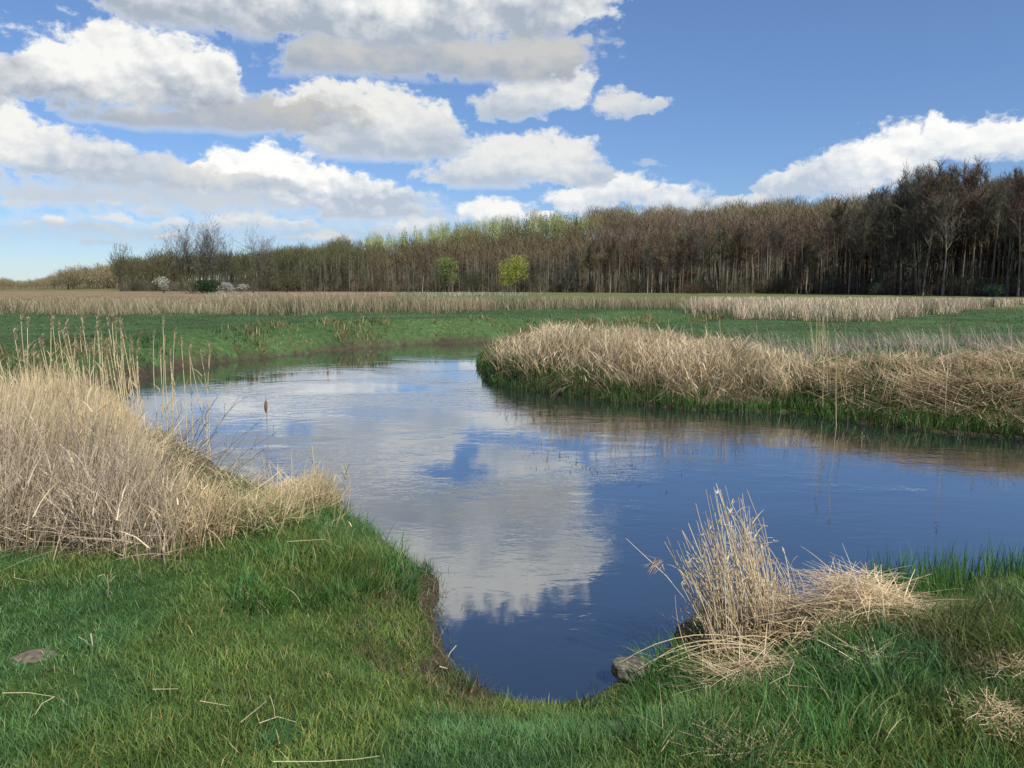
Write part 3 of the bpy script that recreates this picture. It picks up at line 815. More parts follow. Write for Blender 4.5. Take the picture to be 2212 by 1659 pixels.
def thatch():
    acc = Acc()
    X, Y, D = scatter(160000, 9, 20, 18, 1.2, 27)
    sd = river_sd(X, Y); Z = land(X, Y, sd); xs, ys = proj(X, Y, Z)
    k = in_poly(xs, ys, THATCH) & (sd > .3) & (RNG.random(len(X)) < .6)
    X, Y, D, sd, Z, xs, ys = [q[k] for q in (X, Y, D, sd, Z, xs, ys)]; n = len(X)
    lump = fbm(X * 1.2, Y * 1.2, 4); rise = sstep(sd, .3, 1.3)
    hz = Z + rise * np.clip((lump - .25) * .75, 0, .5) * RNG.uniform(.15, 1.0, n)
    c = colmix(n, [(.56, .44, .29), (.45, .345, .225), (.64, .53, .37), (.32, .24, .16)], [.4, .3, .15, .15], .2)
    ribbons(acc, np.stack([X, Y, hz], -1), RNG.uniform(.25, .75, n), RNG.uniform(.008, .016, n), fbm(X * .8, Y * .8, 2) * 14 + RNG.normal(0, .9, n),
            RNG.uniform(1.2, 1.7, n), RNG.uniform(-.5, .4, n), c, 3, .3)
    m = RNG.random(n) < .05; nl = m.sum()
    ribbons(acc, np.stack([X[m], Y[m], Z[m]], -1), RNG.uniform(.3, .6, nl), .010, RNG.uniform(0, 6.28, nl), RNG.uniform(.1, .5, nl), RNG.uniform(0, .6, nl), c[m] * 1.05, 4, .3)
    o = acc.build('flattened_reeds', MAT_STRAW)
    tag(o, kind='stuff', label='flattened straw-coloured reeds matted along the right bank', cat='reeds')

    acc = Acc()
    X, Y, D = scatter(60000, 12, 26, 18, 1.2, 27)
    sd = river_sd(X, Y); Z = land(X, Y, sd); xs, ys = proj(X, Y, Z)
    G = [(1560, 745), (1700, 780), (1760, 800), (1850, 795), (2212, 795), (2800, 815), (2800, 775), (2212, 748), (2050, 745), (1850, 752), (1740, 760), (1640, 740)]
    k = in_poly(xs, ys, G) & (fbm(X * .8 + 1, Y * .8, 3) > .47) & (RNG.random(len(X)) < .32); X, Y, D, Z, xs = [q[k] for q in (X, Y, D, Z, xs)]; n = len(X)
    c = colmix(n, [(.34, .30, .25), (.28, .24, .20), (.42, .37, .30)], [.5, .3, .2], .15)
    ribbons(acc, np.stack([X, Y, Z], -1), RNG.uniform(.2, .6, n), .009, RNG.normal(-1.3, .9, n), np.abs(RNG.normal(.3, .3, n)), RNG.uniform(0, .9, n), c * .9, 4, .3)
    X, Y, D = scatter(9000, 12, 22, 3.5, 1.2, 21.5)
    sd = river_sd(X, Y); Z = land(X, Y, sd); xs, ys = proj(X, Y, Z)
    k = (xs > 1755) & (xs < 1830) & (ys > 765) & (ys < 880) & (sd > .4) & (RNG.random(len(X)) < .025); X, Y, Z = [q[k] for q in (X, Y, Z)]; n = len(X)
    ribbons(acc, np.stack([X, Y, Z], -1), RNG.uniform(.6, 1.3, n), .008, RNG.normal(-1.2, .5, n), np.abs(RNG.normal(.06, .07, n)), RNG.uniform(0, .2, n), colmix(n, [S1, S2], [.5, .5]), 4, .35)
    o = acc.build('grey_reeds', MAT_STRAW)
    tag(o, kind='stuff', label='thin greyish dry stems standing behind the matted reeds', cat='reeds')

def strip_reeds():
    """the distant pale reed belts across the meadow"""
    def belt(name, poly, zg, n0, d0, d1, azc, aw, hmin, hmax, cols, wts, label, thr=.0, clum=.25, ycap=640):
        acc = Acc()
        X, Y, D = scatter(n0, d0, d1, aw, .4, azc)
        Z = land(X, Y); xs, ys = proj(X, Y, Z)
        jx, jy = (fbm(X * .3 + 30, Y * .3, 3) - .5) * 160, (fbm(X * .3, Y * .3 + 30, 3) - .5) * 16
        k = in_poly(xs + jx, ys + jy, poly) & (fbm(X * clum, Y * clum, 3) > thr) & (river_sd(X, Y) > 1.0)
        X, Y, D, Z = [q[k] for q in (X, Y, D, Z)]; n = len(X)
        cap = CAM_H + .02 - (ycap - 620) / FV * np.hypot(X, Y) - Z
        c = colmix(n, cols, wts, .16); nn = fbm(X * .12 + 5, Y * .12, 3)[:, None]
        c = c * (.75 + .5 * nn); gk = (fbm(X * .35 + 9, Y * .35 + 4, 3) > .60) & (RNG.random(n) < .7); c[gk] = c[gk] * np.array([.38, .50, .45])
        kk = RNG.random(n) < .35 + 1.0 * fbm(X * .5, Y * .5, 2); X, Y, D, Z, c, cap = [q[kk] for q in (X, Y, D, Z, c, cap)]; n = len(X)
        ribbons(acc, np.stack([X, Y, Z], -1), np.clip(np.minimum(RNG.uniform(hmin * .7, hmax, n) * (.35 + 1.25 * fbm(X * .25, Y * .25, 4)), cap * RNG.uniform(.8, 1.08, n)), .08, 3), .008 + .0004 * D, RNG.uniform(0, 6.28, n), np.abs(RNG.normal(.2, .25, n)),
                RNG.uniform(0, .6, n), c * .7, 3, .35, tipcol=c)
        tag(acc.build(name, MAT_STRAW), kind='stuff', label=label, cat='reeds')
    T = [(.33, .275, .175), (.27, .22, .14), (.37, .315, .22), (.20, .19, .10)]
    belt('distant_reeds', [(-900, 684), (0, 681), (600, 680), (900, 674), (1100, 671), (1500, 669), (1560, 660), (1000, 655), (820, 641), (-900, 640)], .85, 150000, 34, 190, -8, 33,
         .55, .95, T, [.4, .3, .15, .15], 'broad tan reed belt beyond the left meadow')
    T2 = [(.52, .43, .31), (.45, .36, .255), (.60, .51, .38), (.18, .13, .09)]
    belt('distant_reeds', [(1480, 678), (1620, 692), (1750, 696), (1900, 692), (2060, 678), (2140, 664), (2230, 657), (2700, 654), (2700, 648), (2212, 648), (1500, 655)], .8, 130000, 30, 95, 22, 20,
         .7, 1.15, T2, [.42, .32, .2, .06], 'pale reed belt across the right meadow', .33, .35)
    belt('hoary_grass', [(440, 642), (760, 641), (1160, 640), (1160, 636), (960, 636), (440, 636)], .85, 26000, 90, 240, -12, 16,
         .5, 1.2, [(.40, .37, .32), (.33, .31, .25)], [.5, .5], 'pale hoary tall grass at the foot of the wood', .42, .05, 630)

near_grass(); tussock_grass(); far_grass(); fringe(); left_reeds(); point_reeds(); thatch(); strip_reeds()

# ------------------------------------------------------------------ trees
def rotv(v, ang, az_):
    """tilt unit vector v by ang towards a random azimuth around it"""
    v = v / np.linalg.norm(v)
    r = np.array([1., 0, 0]) if abs(v[2]) > .9 else np.array([0, 0, 1.])
    a = np.cross(v, r); a /= np.linalg.norm(a); b = np.cross(v, a)
    return v * math.cos(ang) + (a * math.cos(az_) + b * math.sin(az_)) * math.sin(ang)

def bare_tree(seed, h=14., steep=0.0, crown_from=.35, spread=.9, nl1=13, twig=6, droop=0.0, multi=1, tw=.035, low_limbs=False):
    rs = np.random.default_rng(seed)
    trunk_p, trunk_r, br_p, br_r = [], [], [], []
    twp0, twp1 = [], []
    def limb(p, d, L, r, lvl):
        k = 4 if lvl < 2 else 3
        pts = [p]; dd = d
        for i in range(k):
            dd = rotv(dd, rs.normal(0, .13), rs.uniform(0, 6.28))
            dd = dd + np.array([0, 0, .10 - droop * lvl]); dd /= np.linalg.norm(dd)
            pts.append(pts[-1] + dd * L / k)
        pts = np.array(pts); rr = np.linspace(r, r * .35, k + 1)
        br_p.append(pts); br_r.append(rr)
        if lvl == 3:
            for q in range(twig):
                t = rs.uniform(.15, 1) * k; i = min(int(t), k - 1); a = pts[i] + (pts[i + 1] - pts[i]) * (t - i)
                e = rotv(dd, rs.uniform(.2, 1.0), rs.uniform(0, 6.28)) + np.array([0, 0, .2 - droop * 3])
                twp0.append(a); twp1.append(a + e / np.linalg.norm(e) * rs.uniform(.35, .95) * h / 14)
            return
        nsub = {1: 5, 2: 4}[lvl]
        for q in range(nsub):
            t = (q + rs.uniform(.4, 1)) / nsub * k; i = min(int(t), k - 1); a = pts[i] + (pts[i + 1] - pts[i]) * min(t - i, 1)
            limb(a, rotv(dd, rs.uniform(.35, .85), rs.uniform(0, 6.28)), L * rs.uniform(.45, .68), r * .5, lvl + 1)
    for s in range(multi):
        d = rotv(np.array([0, 0, 1.]), rs.uniform(.02, .06) if multi == 1 else rs.uniform(.12, .3), rs.uniform(0, 6.28) + s * 2.1)
        pts = [np.array([0., 0, -.5])]; K = 8; hh = h * .93 * (1 if s == 0 else rs.uniform(.7, .95))
        for i in range(K):
            d = rotv(d, rs.normal(0, .035), rs.uniform(0, 6.28)); d[2] += .03; d /= np.linalg.norm(d)
            pts.append(pts[-1] + d * hh / K)
        pts = np.array(pts); rr = h * .0098 * np.linspace(1, .16, K + 1); rr[0] *= 1.35
        trunk_p.append(pts); trunk_r.append(rr)
        n1 = nl1 if multi == 1 else max(5, nl1 // multi + 2)
        for q in range(n1):
            f = crown_from + (1 - crown_from) * (q + rs.random()) / n1
            if low_limbs and q % 4 == 0: f = rs.uniform(.12, crown_from)
            t = f * K; i = min(int(t), K - 1); a = pts[i] + (pts[i + 1] - pts[i]) * (t - i)
            L = h * .27 * spread * (1.25 - (.75 - .45 * steep * 2) * f) * rs.uniform(.75, 1.2)
            limb(a, rotv(np.array([0, 0, 1.]), rs.uniform(.5, 1.05) * (1.15 - .45 * f) * (1 - steep), rs.uniform(0, 6.28)), L, rr[i] * .5 + .015, 1)
    return trunk_p, trunk_r, br_p, br_r, np.array(twp0), np.array(twp1), rs

def twigs_to(acc, p0, p1, w, col, rs, var=.15):
    n = len(p0); d = p1 - p0
    side = np.cross(d, rs.normal(0, 1, (n, 3))); side /= np.linalg.norm(side, axis=1)[:, None] + 1e-9
    o = side * w / 2
    v = np.stack([p0 - o, p0 + o, p1 + o * .35, p1 - o * .35], 1)
    f = np.arange(n * 4).reshape(n, 4)
    c = np.broadcast_to(np.asarray(col, float), (n, 3)) * (1 + rs.normal(0, var, (n, 1))).clip(.5, 1.6)
    acc.add(v, f, np.repeat(c[:, None], 4, 1))

TREES = {}
def make_bare(kind, seed, trunk_c, twig_c, tw=.035, **kw):
    tp, tr, bp, brr, a, b, rs = bare_tree(seed, **kw)
    A = Acc(); tubes(A, tp, tr, trunk_c, 6)
    B = Acc(); tubes(B, bp, brr, np.array(trunk_c) * .85, 3); twigs_to(B, a, b, tw, twig_c, rs)
    h = kw.get('h', 14.)
    TREES.setdefault(kind, []).append((A.arrays(), B.arrays(), h))

for s in range(4):  # front-row twig tones are darkened to stand in for cloud shade
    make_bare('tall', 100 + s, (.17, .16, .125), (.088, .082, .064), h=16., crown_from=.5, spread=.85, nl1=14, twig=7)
for s in range(3):
    make_bare('red', 200 + s, (.17, .15, .115), (.098, .073, .055), h=14., crown_from=.46, spread=.85, nl1=14, twig=9, tw=.036)
for s in range(3):
    make_bare('olive', 300 + s, (.10, .095, .072), (.078, .076, .048), h=12., crown_from=.2, spread=1.15, nl1=16, twig=9, tw=.045, multi=1, low_limbs=True)
for s in range(2):
    make_bare('multi', 400 + s, (.085, .080, .07), (.09, .084, .075), h=14., crown_from=.35, spread=1.05, nl1=16, twig=6, multi=3, tw=.04)
for s in range(4):
    make_bare('vase', 500 + s, (.07, .066, .06), (.12, .112, .105), h=14., steep=.3, crown_from=.34, spread=1.55, nl1=17, twig=6, multi=2, tw=.032)

MESHES = {}
def tree_meshes(kind):
    if kind in MESHES: return MESHES[kind]
    out = []
    for (A, B, h) in TREES[kind]:
        res = []
        for nm, arr in (('trunk', A), ('crown', B)):
            o = mesh_from(nm, arr[0], arr[1], arr[2], MAT_TWIG)
            me = o.data; bpy.data.objects.remove(o); res.append(me)
        out.append((res[0], res[1], h))
    MESHES[kind] = out
    return out

def place_tree(kind, name, x, y, height, label, group=None, cat='tree', variant=None, rz=None, widen=1.0):
    v = tree_meshes(kind); k = random.randrange(len(v)) if variant is None else variant
    tm, cm, h = v[k]
    z = float(land(np.array([x]), np.array([y]))[0])
    e = empty(name, (x, y, z), random.uniform(0, 6.28) if rz is None else rz)
    s = height / h
    e.scale = (s * widen, s * widen, s)
    for nm, me in (('trunk', tm), ('crown', cm)):
        o = bpy.data.objects.new(nm, me); C.objects.link(o); o.parent = e
    tag(e, label, cat, group)
    return e

def at_px(xv, D):
    d = ray(xv, 620.0); a = math.atan2(d[0], d[1])
    return D * math.sin(a), D * math.cos(a)

def h_for(xv, ytop, x, y):
    """tree height at x, y that reaches the frame row ytop"""
    z = float(land(np.array([x]), np.array([y]))[0])
    d = ray(xv, ytop)
    D = math.hypot(x, y)
    return CAM_H + D * d[2] / math.hypot(d[0], d[1]) - z

fx = [285, 385, 480, 560, 640, 800, 900, 1000, 1150, 1250, 1400, 1500, 1600, 1750, 1850, 1900, 1980, 2050, 2120, 2212, 2600]
fy = [594, 590, 584, 572, 560, 556, 548, 540, 538, 515, 495, 482, 480, 466, 446, 420, 388, 374, 398, 378, 368]
def front_trees():
    N = 262
    us = np.sort(RNG.uniform(0, 1, N))
    for i in range(N):
        xv = 290 + (2560 - 290) * (us[i] ** .93)
        D = float(edge_D(xv)) + RNG.uniform(0, 20) * (xv / 2200 + .4)
        x, y = at_px(xv, D)
        ht = h_for(xv, np.interp(xv, fx, fy), x, y) * (RNG.uniform(.70, .98) * (.76 if 800 < xv < 1260 else .92) if xv < 1800 else RNG.uniform(.80, 1.08))
        if xv < 880:
            kind = random.choice(['olive', 'olive', 'olive', 'olive', 'tall'])
            lab = 'low dark budding tree in the left stretch of the wood edge'; grp = 'dark budding trees along the left stretch of the wood'
        elif xv < 1250:
            kind = random.choice(['tall', 'olive', 'tall', 'multi'])
            lab = 'grey bare tree in the wood edge around the two yellow-green willows'; grp = 'grey bare trees around the willows'
        elif xv < 1800:
            kind = random.choice(['red', 'red', 'tall', 'red'])
            lab = 'slender reddish-brown bare tree in the middle-right stretch of the wood edge'; grp = 'reddish bare trees along the wood edge'
        else:
            kind = random.choice(['tall', 'tall', 'tall', 'red', 'multi'])
            lab = 'tall dark straight bare tree in the highest right-hand stretch of the wood'; grp = 'tall dark trees at the right end of the wood'
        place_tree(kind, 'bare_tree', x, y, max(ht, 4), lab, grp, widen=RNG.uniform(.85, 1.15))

def simple_crown(rs, kind, h, n):
    """light version of a tree for the wood mass: arrays centred on the base"""
    A = Acc()
    if kind == 'pine':
        t = rs.random(n) ** .8; z = h * (.12 + .88 * t); r = h * .17 * (1 - t) ** .8 * np.sqrt(rs.random(n)) + .05; a = rs.uniform(0, 6.28, n)
        p = np.stack([r * np.cos(a), r * np.sin(a), z], -1)
        d = np.stack([np.cos(a), np.sin(a), rs.uniform(-.5, .1, n)], -1) * rs.uniform(.4, 1.0, (n, 1)) * (1.1 - t[:, None]) * h / 14
        twigs_to(A, p, p + d, .28 * h / 14, (1, 1, 1), rs, .25)
    else:
        t = rs.random(n); cz = h * .66; q = rs.normal(0, 1, (n, 3)); q /= np.linalg.norm(q, axis=1)[:, None]
        q *= (rs.random((n, 1)) ** .45); p = q * np.array([h * .22, h * .22, h * .34]) + np.array([0, 0, cz])
        d = (p - np.array([0, 0, h * .3])); d /= np.linalg.norm(d, axis=1)[:, None]
        d = d + rs.normal(0, .45, (n, 3)) + np.array([0, 0, .25]); d *= rs.uniform(.5, 1.5, (n, 1)) * h / 14
        twigs_to(A, p, p + d, .09 * h / 14, (1, 1, 1), rs, .2)
    tubes(A, [np.array([[0, 0, -.5], [0, 0, h * .4], [rs.normal(0, .3), rs.normal(0, .3), h * .8]])], [np.array([.0125, .009, .003]) * h], (.8, .8, .8), 4)
    return A.arrays()

def wood_mass():
    rs = np.random.default_rng(77)
    protoD = [simple_crown(rs, 'bare', 14., 330) for _ in range(8)]
    protoP = [simple_crown(rs, 'pine', 15., 260) for _ in range(5)]
    acc = Acc()
    def put(arr, x, y, z, s, rz, c, wd=1.0):
        v, f, cc = arr
        ca, sa = math.cos(rz), math.sin(rz)
        vv = np.stack([(v[:, 0] * ca - v[:, 1] * sa) * s * wd + x, (v[:, 0] * sa + v[:, 1] * ca) * s * wd + y, v[:, 2] * s + z], -1)
        acc.add(vv, f, cc * np.asarray(c))
    n = 2600
    xv = rs.uniform(270, 2750, n); e = edge_D(xv); cr = np.interp(xv, _cx, _cr)
    u = rs.random(n) ** .85; D = e + 10 + u * (cr - e + 35)
    az_ = np.arctan((xv - 1106) / FV / math.cos(PITCH)); X = D * np.sin(az_); Y = D * np.cos(az_); Z = land(X, Y)
    mixn = fbm(X * .02 + 2, Y * .02 + 8, 3)
    for i in range(n):
        top = u[i]  # colours darken at the shaded edge and pale towards the sunlit crest, painted in
        pine = (780 < xv[i] < 1265 and top > .42 and rs.random() < .8) or (rs.random() < .03 and xv[i] < 1300)
        if pine:
            c = np.array([.29, .34, .14]) * rs.uniform(.6, 1.35) if rs.random() < .8 else np.array([.022, .045, .018])  # most pines: ridge sunlight put into the pale green
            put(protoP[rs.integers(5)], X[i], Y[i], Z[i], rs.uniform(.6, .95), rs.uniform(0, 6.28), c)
        else:
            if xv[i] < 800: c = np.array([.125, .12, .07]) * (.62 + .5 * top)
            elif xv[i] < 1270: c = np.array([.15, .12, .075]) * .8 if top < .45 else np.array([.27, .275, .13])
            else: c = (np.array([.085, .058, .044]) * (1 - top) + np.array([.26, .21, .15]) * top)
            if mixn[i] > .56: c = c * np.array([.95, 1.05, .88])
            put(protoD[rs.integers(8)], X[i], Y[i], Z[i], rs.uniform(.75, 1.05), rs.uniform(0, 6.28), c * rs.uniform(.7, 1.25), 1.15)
    n = 2300; xv = rs.uniform(600, 2750, n); e = edge_D(xv); D = e + rs.uniform(0, 50, n)
    az_ = np.arctan((xv - 1106) / FV / math.cos(PITCH)); X = D * np.sin(az_); Y = D * np.cos(az_); Z = land(X, Y)
    ps, rd = [], []
    for i in range(n):      # slim trunks standing inside the wood
        hh = rs.uniform(5, 12); lx, ly = rs.normal(0, .35, 2)
        tubes(acc, [np.array([[X[i], Y[i], Z[i] - .3], [X[i] + lx * .4, Y[i] + ly, Z[i] + hh * .5], [X[i] + lx, Y[i] + ly, Z[i] + hh]])], [np.array([.13, .09, .03]) * rs.uniform(.6, 1.2)],
              np.array([.135, .125, .10]) * rs.uniform(.4, 1.3), 3)
    n = 1500; xv = rs.uniform(275, 2750, n); e = edge_D(xv); D = e + rs.uniform(1, 45, n)
    az_ = np.arctan((xv - 1106) / FV / math.cos(PITCH)); X = D * np.sin(az_); Y = D * np.cos(az_); Z = land(X, Y)
    for i in range(n):      # undergrowth between the trunks
        c = np.array([(.115, .105, .075), (.095, .105, .06), (.14, .105, .075)][rs.integers(3)]) * rs.uniform(.6, 1.3)
        hh = rs.uniform(1.2, 4.2)
        put(protoD[rs.integers(8)], X[i], Y[i], Z[i] - .38 * hh, hh / 14 * 1.25, rs.uniform(0, 6.28), c, 1.8)
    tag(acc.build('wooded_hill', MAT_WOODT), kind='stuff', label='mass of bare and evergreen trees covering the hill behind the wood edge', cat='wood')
    # pale woods on the far left horizon
    acc = Acc(); n = 620
    xv = rs.uniform(-700, 420, n); D = rs.uniform(470, 640, n); az_ = np.arctan((xv - 1106) / FV / math.cos(PITCH)); X = D * np.sin(az_); Y = D * np.cos(az_); Z = land(X, Y)
    for i in range(n):
        hh = np.interp(xv[i], [-700, 0, 60, 110, 150, 280, 420], [7, 7.5, 5.0, 6.5, 11, 15, 17]) * rs.uniform(.75, 1.05)
        c = np.array([.19, .165, .10]) * rs.uniform(.75, 1.25)
        if rs.random() < .05 and xv[i] > 130:
            put(protoP[rs.integers(5)], X[i], Y[i], Z[i], hh * 1.15 / 15, 0, np.array([.06, .08, .05]))
        else:
            put(protoD[rs.integers(8)], X[i], Y[i], Z[i] - .32 * hh, 1.3 * hh / 14, rs.uniform(0, 6.28), c, 1.7)
    tag(acc.build('distant_wood', MAT_WOODT), kind='stuff', label='pale tan line of woods on the far left horizon', cat='wood')

front_trees(); wood_mass()

# named trees and bushes
def leafy(name, xv, D, ytop, wpx, trunk_c, leaf_c, label, n=3900, flat=.85, cat='tree', stems=1, blossom=False, group=None, base=.12, leaf=.16):
    x, y = at_px(xv, D); h = h_for(xv, ytop, x, y); r = wpx / FV * D / 2
    z = float(land(np.array([x]), np.array([y]))[0])
    rs = np.random.default_rng(int(xv))
    root = empty(name, (x, y, z)); tag(root, label, cat, group)
    A = Acc(); B = Acc()
    lobes = []
    for k in range(11):
        a = rs.uniform(0, 6.28); q = rs.uniform(.15, .72); zz = rs.uniform(base + .25, .86)
        lobes.append((np.array([math.cos(a) * q * r * math.sqrt(1 - (zz - .5) ** 2), math.sin(a) * q * r, zz * h]), rs.uniform(.42, .62) * r))
    lobes.append((np.array([0, 0, h * .8]), r * .5))
    paths = [np.array([[0, 0, -.4], [rs.normal(0, .1), 0, h * .25], [rs.normal(0, .3), rs.normal(0, .3), h * .6]])]; rad = [np.array([.022, .018, .008]) * h]
    for s in range(1, stems):
        paths.append(np.array([[0, 0, -.4], [rs.normal(0, .5), rs.normal(0, .5), h * .3], [rs.normal(0, 1.0), rs.normal(0, 1.), h * .7]])); rad.append(np.array([.015, .012, .005]) * h)
    for c, lr in lobes:
        st = np.array([0, 0, h * rs.uniform(.15, .45)])
        paths.append(np.array([st, (st + c) / 2 + np.array([0, 0, .05 * h]), c])); rad.append(np.array([.009, .006, .002]) * h)
    tubes(A, paths, rad, trunk_c, 5)
    for c, lr in lobes:
        m = n // len(lobes); q = rs.normal(0, 1, (m, 3)); q /= np.linalg.norm(q, axis=1)[:, None]; q *= rs.random((m, 1)) ** .4
        p = c + q * lr * np.array([1, 1, flat]); p[:, 2] = np.clip(p[:, 2], base * h, h)
        d = rs.normal(0, 1, (m, 3)); d[:, 2] -= .5; d /= np.linalg.norm(d, axis=1)[:, None]
        twigs_to(B, p, p + d * leaf * rs.uniform(1., 2.2, (m, 1)), leaf * .8, leaf_c, rs, .22)
    A.build('trunk', MAT_TWIG, root); B.build('crown', MAT_LEAF, root)

leafy('willow_tree', 1113, 160, 551, 84, (.09, .08, .05), (.27, .30, .065), 'rounded bright yellow-green willow in front of the dark wood')
leafy('willow_tree', 961, 166, 556, 72, (.09, .08, .05), (.165, .20, .07), 'duller olive-green willow with a tall grey tree just left of it', n=3600)
leafy('blossom_bush', 352, 190, 598, 38, (.08, .07, .06), (.42, .43, .36), 'tall white-blossoming bush left of the group of bare trees', n=700, cat='bush', stems=4, base=.05, leaf=.16)
leafy('blossom_bush', 488, 172, 611, 36, (.06, .05, .05), (.34, .345, .31), 'rounded greyish blossoming bush right of the group of bare trees', n=900, cat='bush', stems=4, base=.02, leaf=.15)
leafy('blossom_bush', 522, 176, 614, 30, (.06, .05, .05), (.33, .335, .30), 'smaller blossoming bush just right of the rounded grey one', n=600, cat='bush', stems=3, base=.02, leaf=.15)
leafy('evergreen_bush', 438, 178, 606, 76, (.05, .05, .04), (.022, .050, .022), 'dark evergreen bush spreading under the group of bare trees', n=2200, cat='bush', stems=4, base=.02, leaf=.18)
leafy('thicket_bush', 620, 205, 585, 90, (.06, .05, .04), (.085, .090, .040), 'wide olive thicket at the foot of the left wood edge', n=3000, cat='bush', stems=5, base=.02, leaf=.14)
leafy('thicket_bush', 1030, 180, 588, 76, (.06, .05, .04), (.060, .068, .034), 'dull green thicket between the two willows', n=2600, cat='bush', stems=5, base=.02, leaf=.14)
leafy('thicket_bush', 1490, 162, 612, 60, (.06, .05, .04), (.10, .060, .04), 'low russet thicket at the foot of the reddish trees', n=1200, cat='bush', stems=4, base=.02, leaf=.12)
leafy('holly_bush', 2145, 124, 614, 40, (.05, .05, .04), (.02, .050, .030), 'small dark green holly at the foot of the tall right-hand trees', n=900, cat='bush', stems=3, base=.02, leaf=.1)
leafy('holly_bush', 1893, 140, 610, 26, (.05, .05, .04), (.02, .055, .030), 'tiny dark green holly among the trunks of the wood edge', n=500, cat='bush', stems=3, base=.02, leaf=.1)

for xv, ytop, k, lab, wd in ((412, 516, 0, 'leftmost wide bare tree rising above the left wood edge', 1.0), (433, 508, 1, 'tallest bare tree in the group above the left wood edge', 1.0),
                         (463, 524, 2, 'leaning bare tree at the right of the group above the left wood edge', .95), (492, 540, 3, 'small bare tree with a compact crown right of the tall group', .7),
                         (545, 526, 1, 'pale bare tree poking above the left wood further right', 1.0)):
    x, y = at_px(xv, 182); place_tree('vase', 'bare_tree', x, y, h_for(xv, ytop, x, y), lab, variant=k, widen=wd * 1.25)
x, y = at_px(912, 176); place_tree('tall', 'bare_tree', x, y, h_for(912, 548, x, y), 'slim grey tree standing out left of the duller willow', variant=1)
for xv, D, yt, lab in ((1030, 330, 506, 'pointed dark spruce topping the wood between the willows'), (1120, 340, 508, 'second pointed dark spruce above the brighter willow'), (775, 300, 535, 'small dark spruce on the left skyline of the hill'),
                       (938, 320, 515, 'dark spruce above the duller willow')):
    rs_ = np.random.default_rng(int(xv)); arr = simple_crown(rs_, 'pine', 12., 700)
    x, y = at_px(xv, D); z = float(land(np.array([x]), np.array([y]))[0]); h = max(h_for(xv, yt, x, y), 8)
    r = empty('spruce_tree', (x, y, z)); tag(r, lab, 'tree'); r.scale = (h / 12,) * 3
    nt = 12
    v, f, c = arr
    fc = f[:700]; ft = f[700:]
    mesh_from('crown', v[:2800], fc, c[:2800] * np.array([.02, .045, .02]), MAT_LEAF, r)
    mesh_from('trunk', v[2800:], ft - 2800, c[2800:] * np.array([.07, .06, .05]), MAT_TWIG, r)

# ------------------------------------------------------------------ single tall reed stalks with plumes, left
def reed_stalk(bx, by, tipx, tipy, D, label, group, plume=True, pc=(.40, .34, .22)):
    """stalk rooted near frame point bx at distance D, tip reaching frame point tip"""
    d0 = ray(bx, 640.); a = math.atan2(d0[0], d0[1]); x, y = D * math.sin(a), D * math.cos(a)
    z = max(float(land(np.array([x]), np.array([y]))[0]), -.05)
    dt = ray(tipx, tipy); t = y / dt[1]; tip = np.array([dt[0] * t, y + random.uniform(-.1, .1), CAM_H + dt[2] * t])
    base = np.array([x, y, z]); k = 7
    bend = np.array([random.uniform(-.04, .04), random.uniform(-.04, .04), 0])
    s = np.linspace(0, 1, k)[:, None]
    pts = base * (1 - s) + tip * s + bend * np.sin(s * math.pi)
    root = empty('reed_stalk', tuple(base)); tag(root, label, 'reed', group)
    A = Acc(); tubes(A, [pts - base], [np.linspace(.0062, .0034, k)], (.56, .49, .30), 4)
    n = 5; tt = np.random.default_rng(abs(int(tipx))).uniform(.2, .8, n); P = (base * (1 - tt[:, None]) + tip * tt[:, None]) - base
    ribbons(A, P, RNG.uniform(.12, .28, n), .009, RNG.uniform(0, 6.28, n), RNG.uniform(.2, .7, n), RNG.uniform(.3, 1.5, n), (.46, .38, .24), 3, .1)
    A.build('stem', MAT_STRAW, root)
    if plume:
        B = Acc(); n = 60; u = RNG.random(n); L = RNG.uniform(.10, .17)
        dirv = (pts[-1] - pts[-2]); dirv /= np.linalg.norm(dirv)
        P = (tip - base) - dirv * (u[:, None] * L * 1.0); az_ = RNG.normal(1.5, .8, n)
        ribbons(B, P, RNG.uniform(.02, .06, n) * (1.2 - .5 * u), .008, az_, RNG.uniform(.1, .6, n), RNG.uniform(.2, 1.2, n), np.array(pc) * RNG.uniform(.7, 1.2, (n, 1)), 2, .3)
        B.build('plume', MAT_STRAW, root)

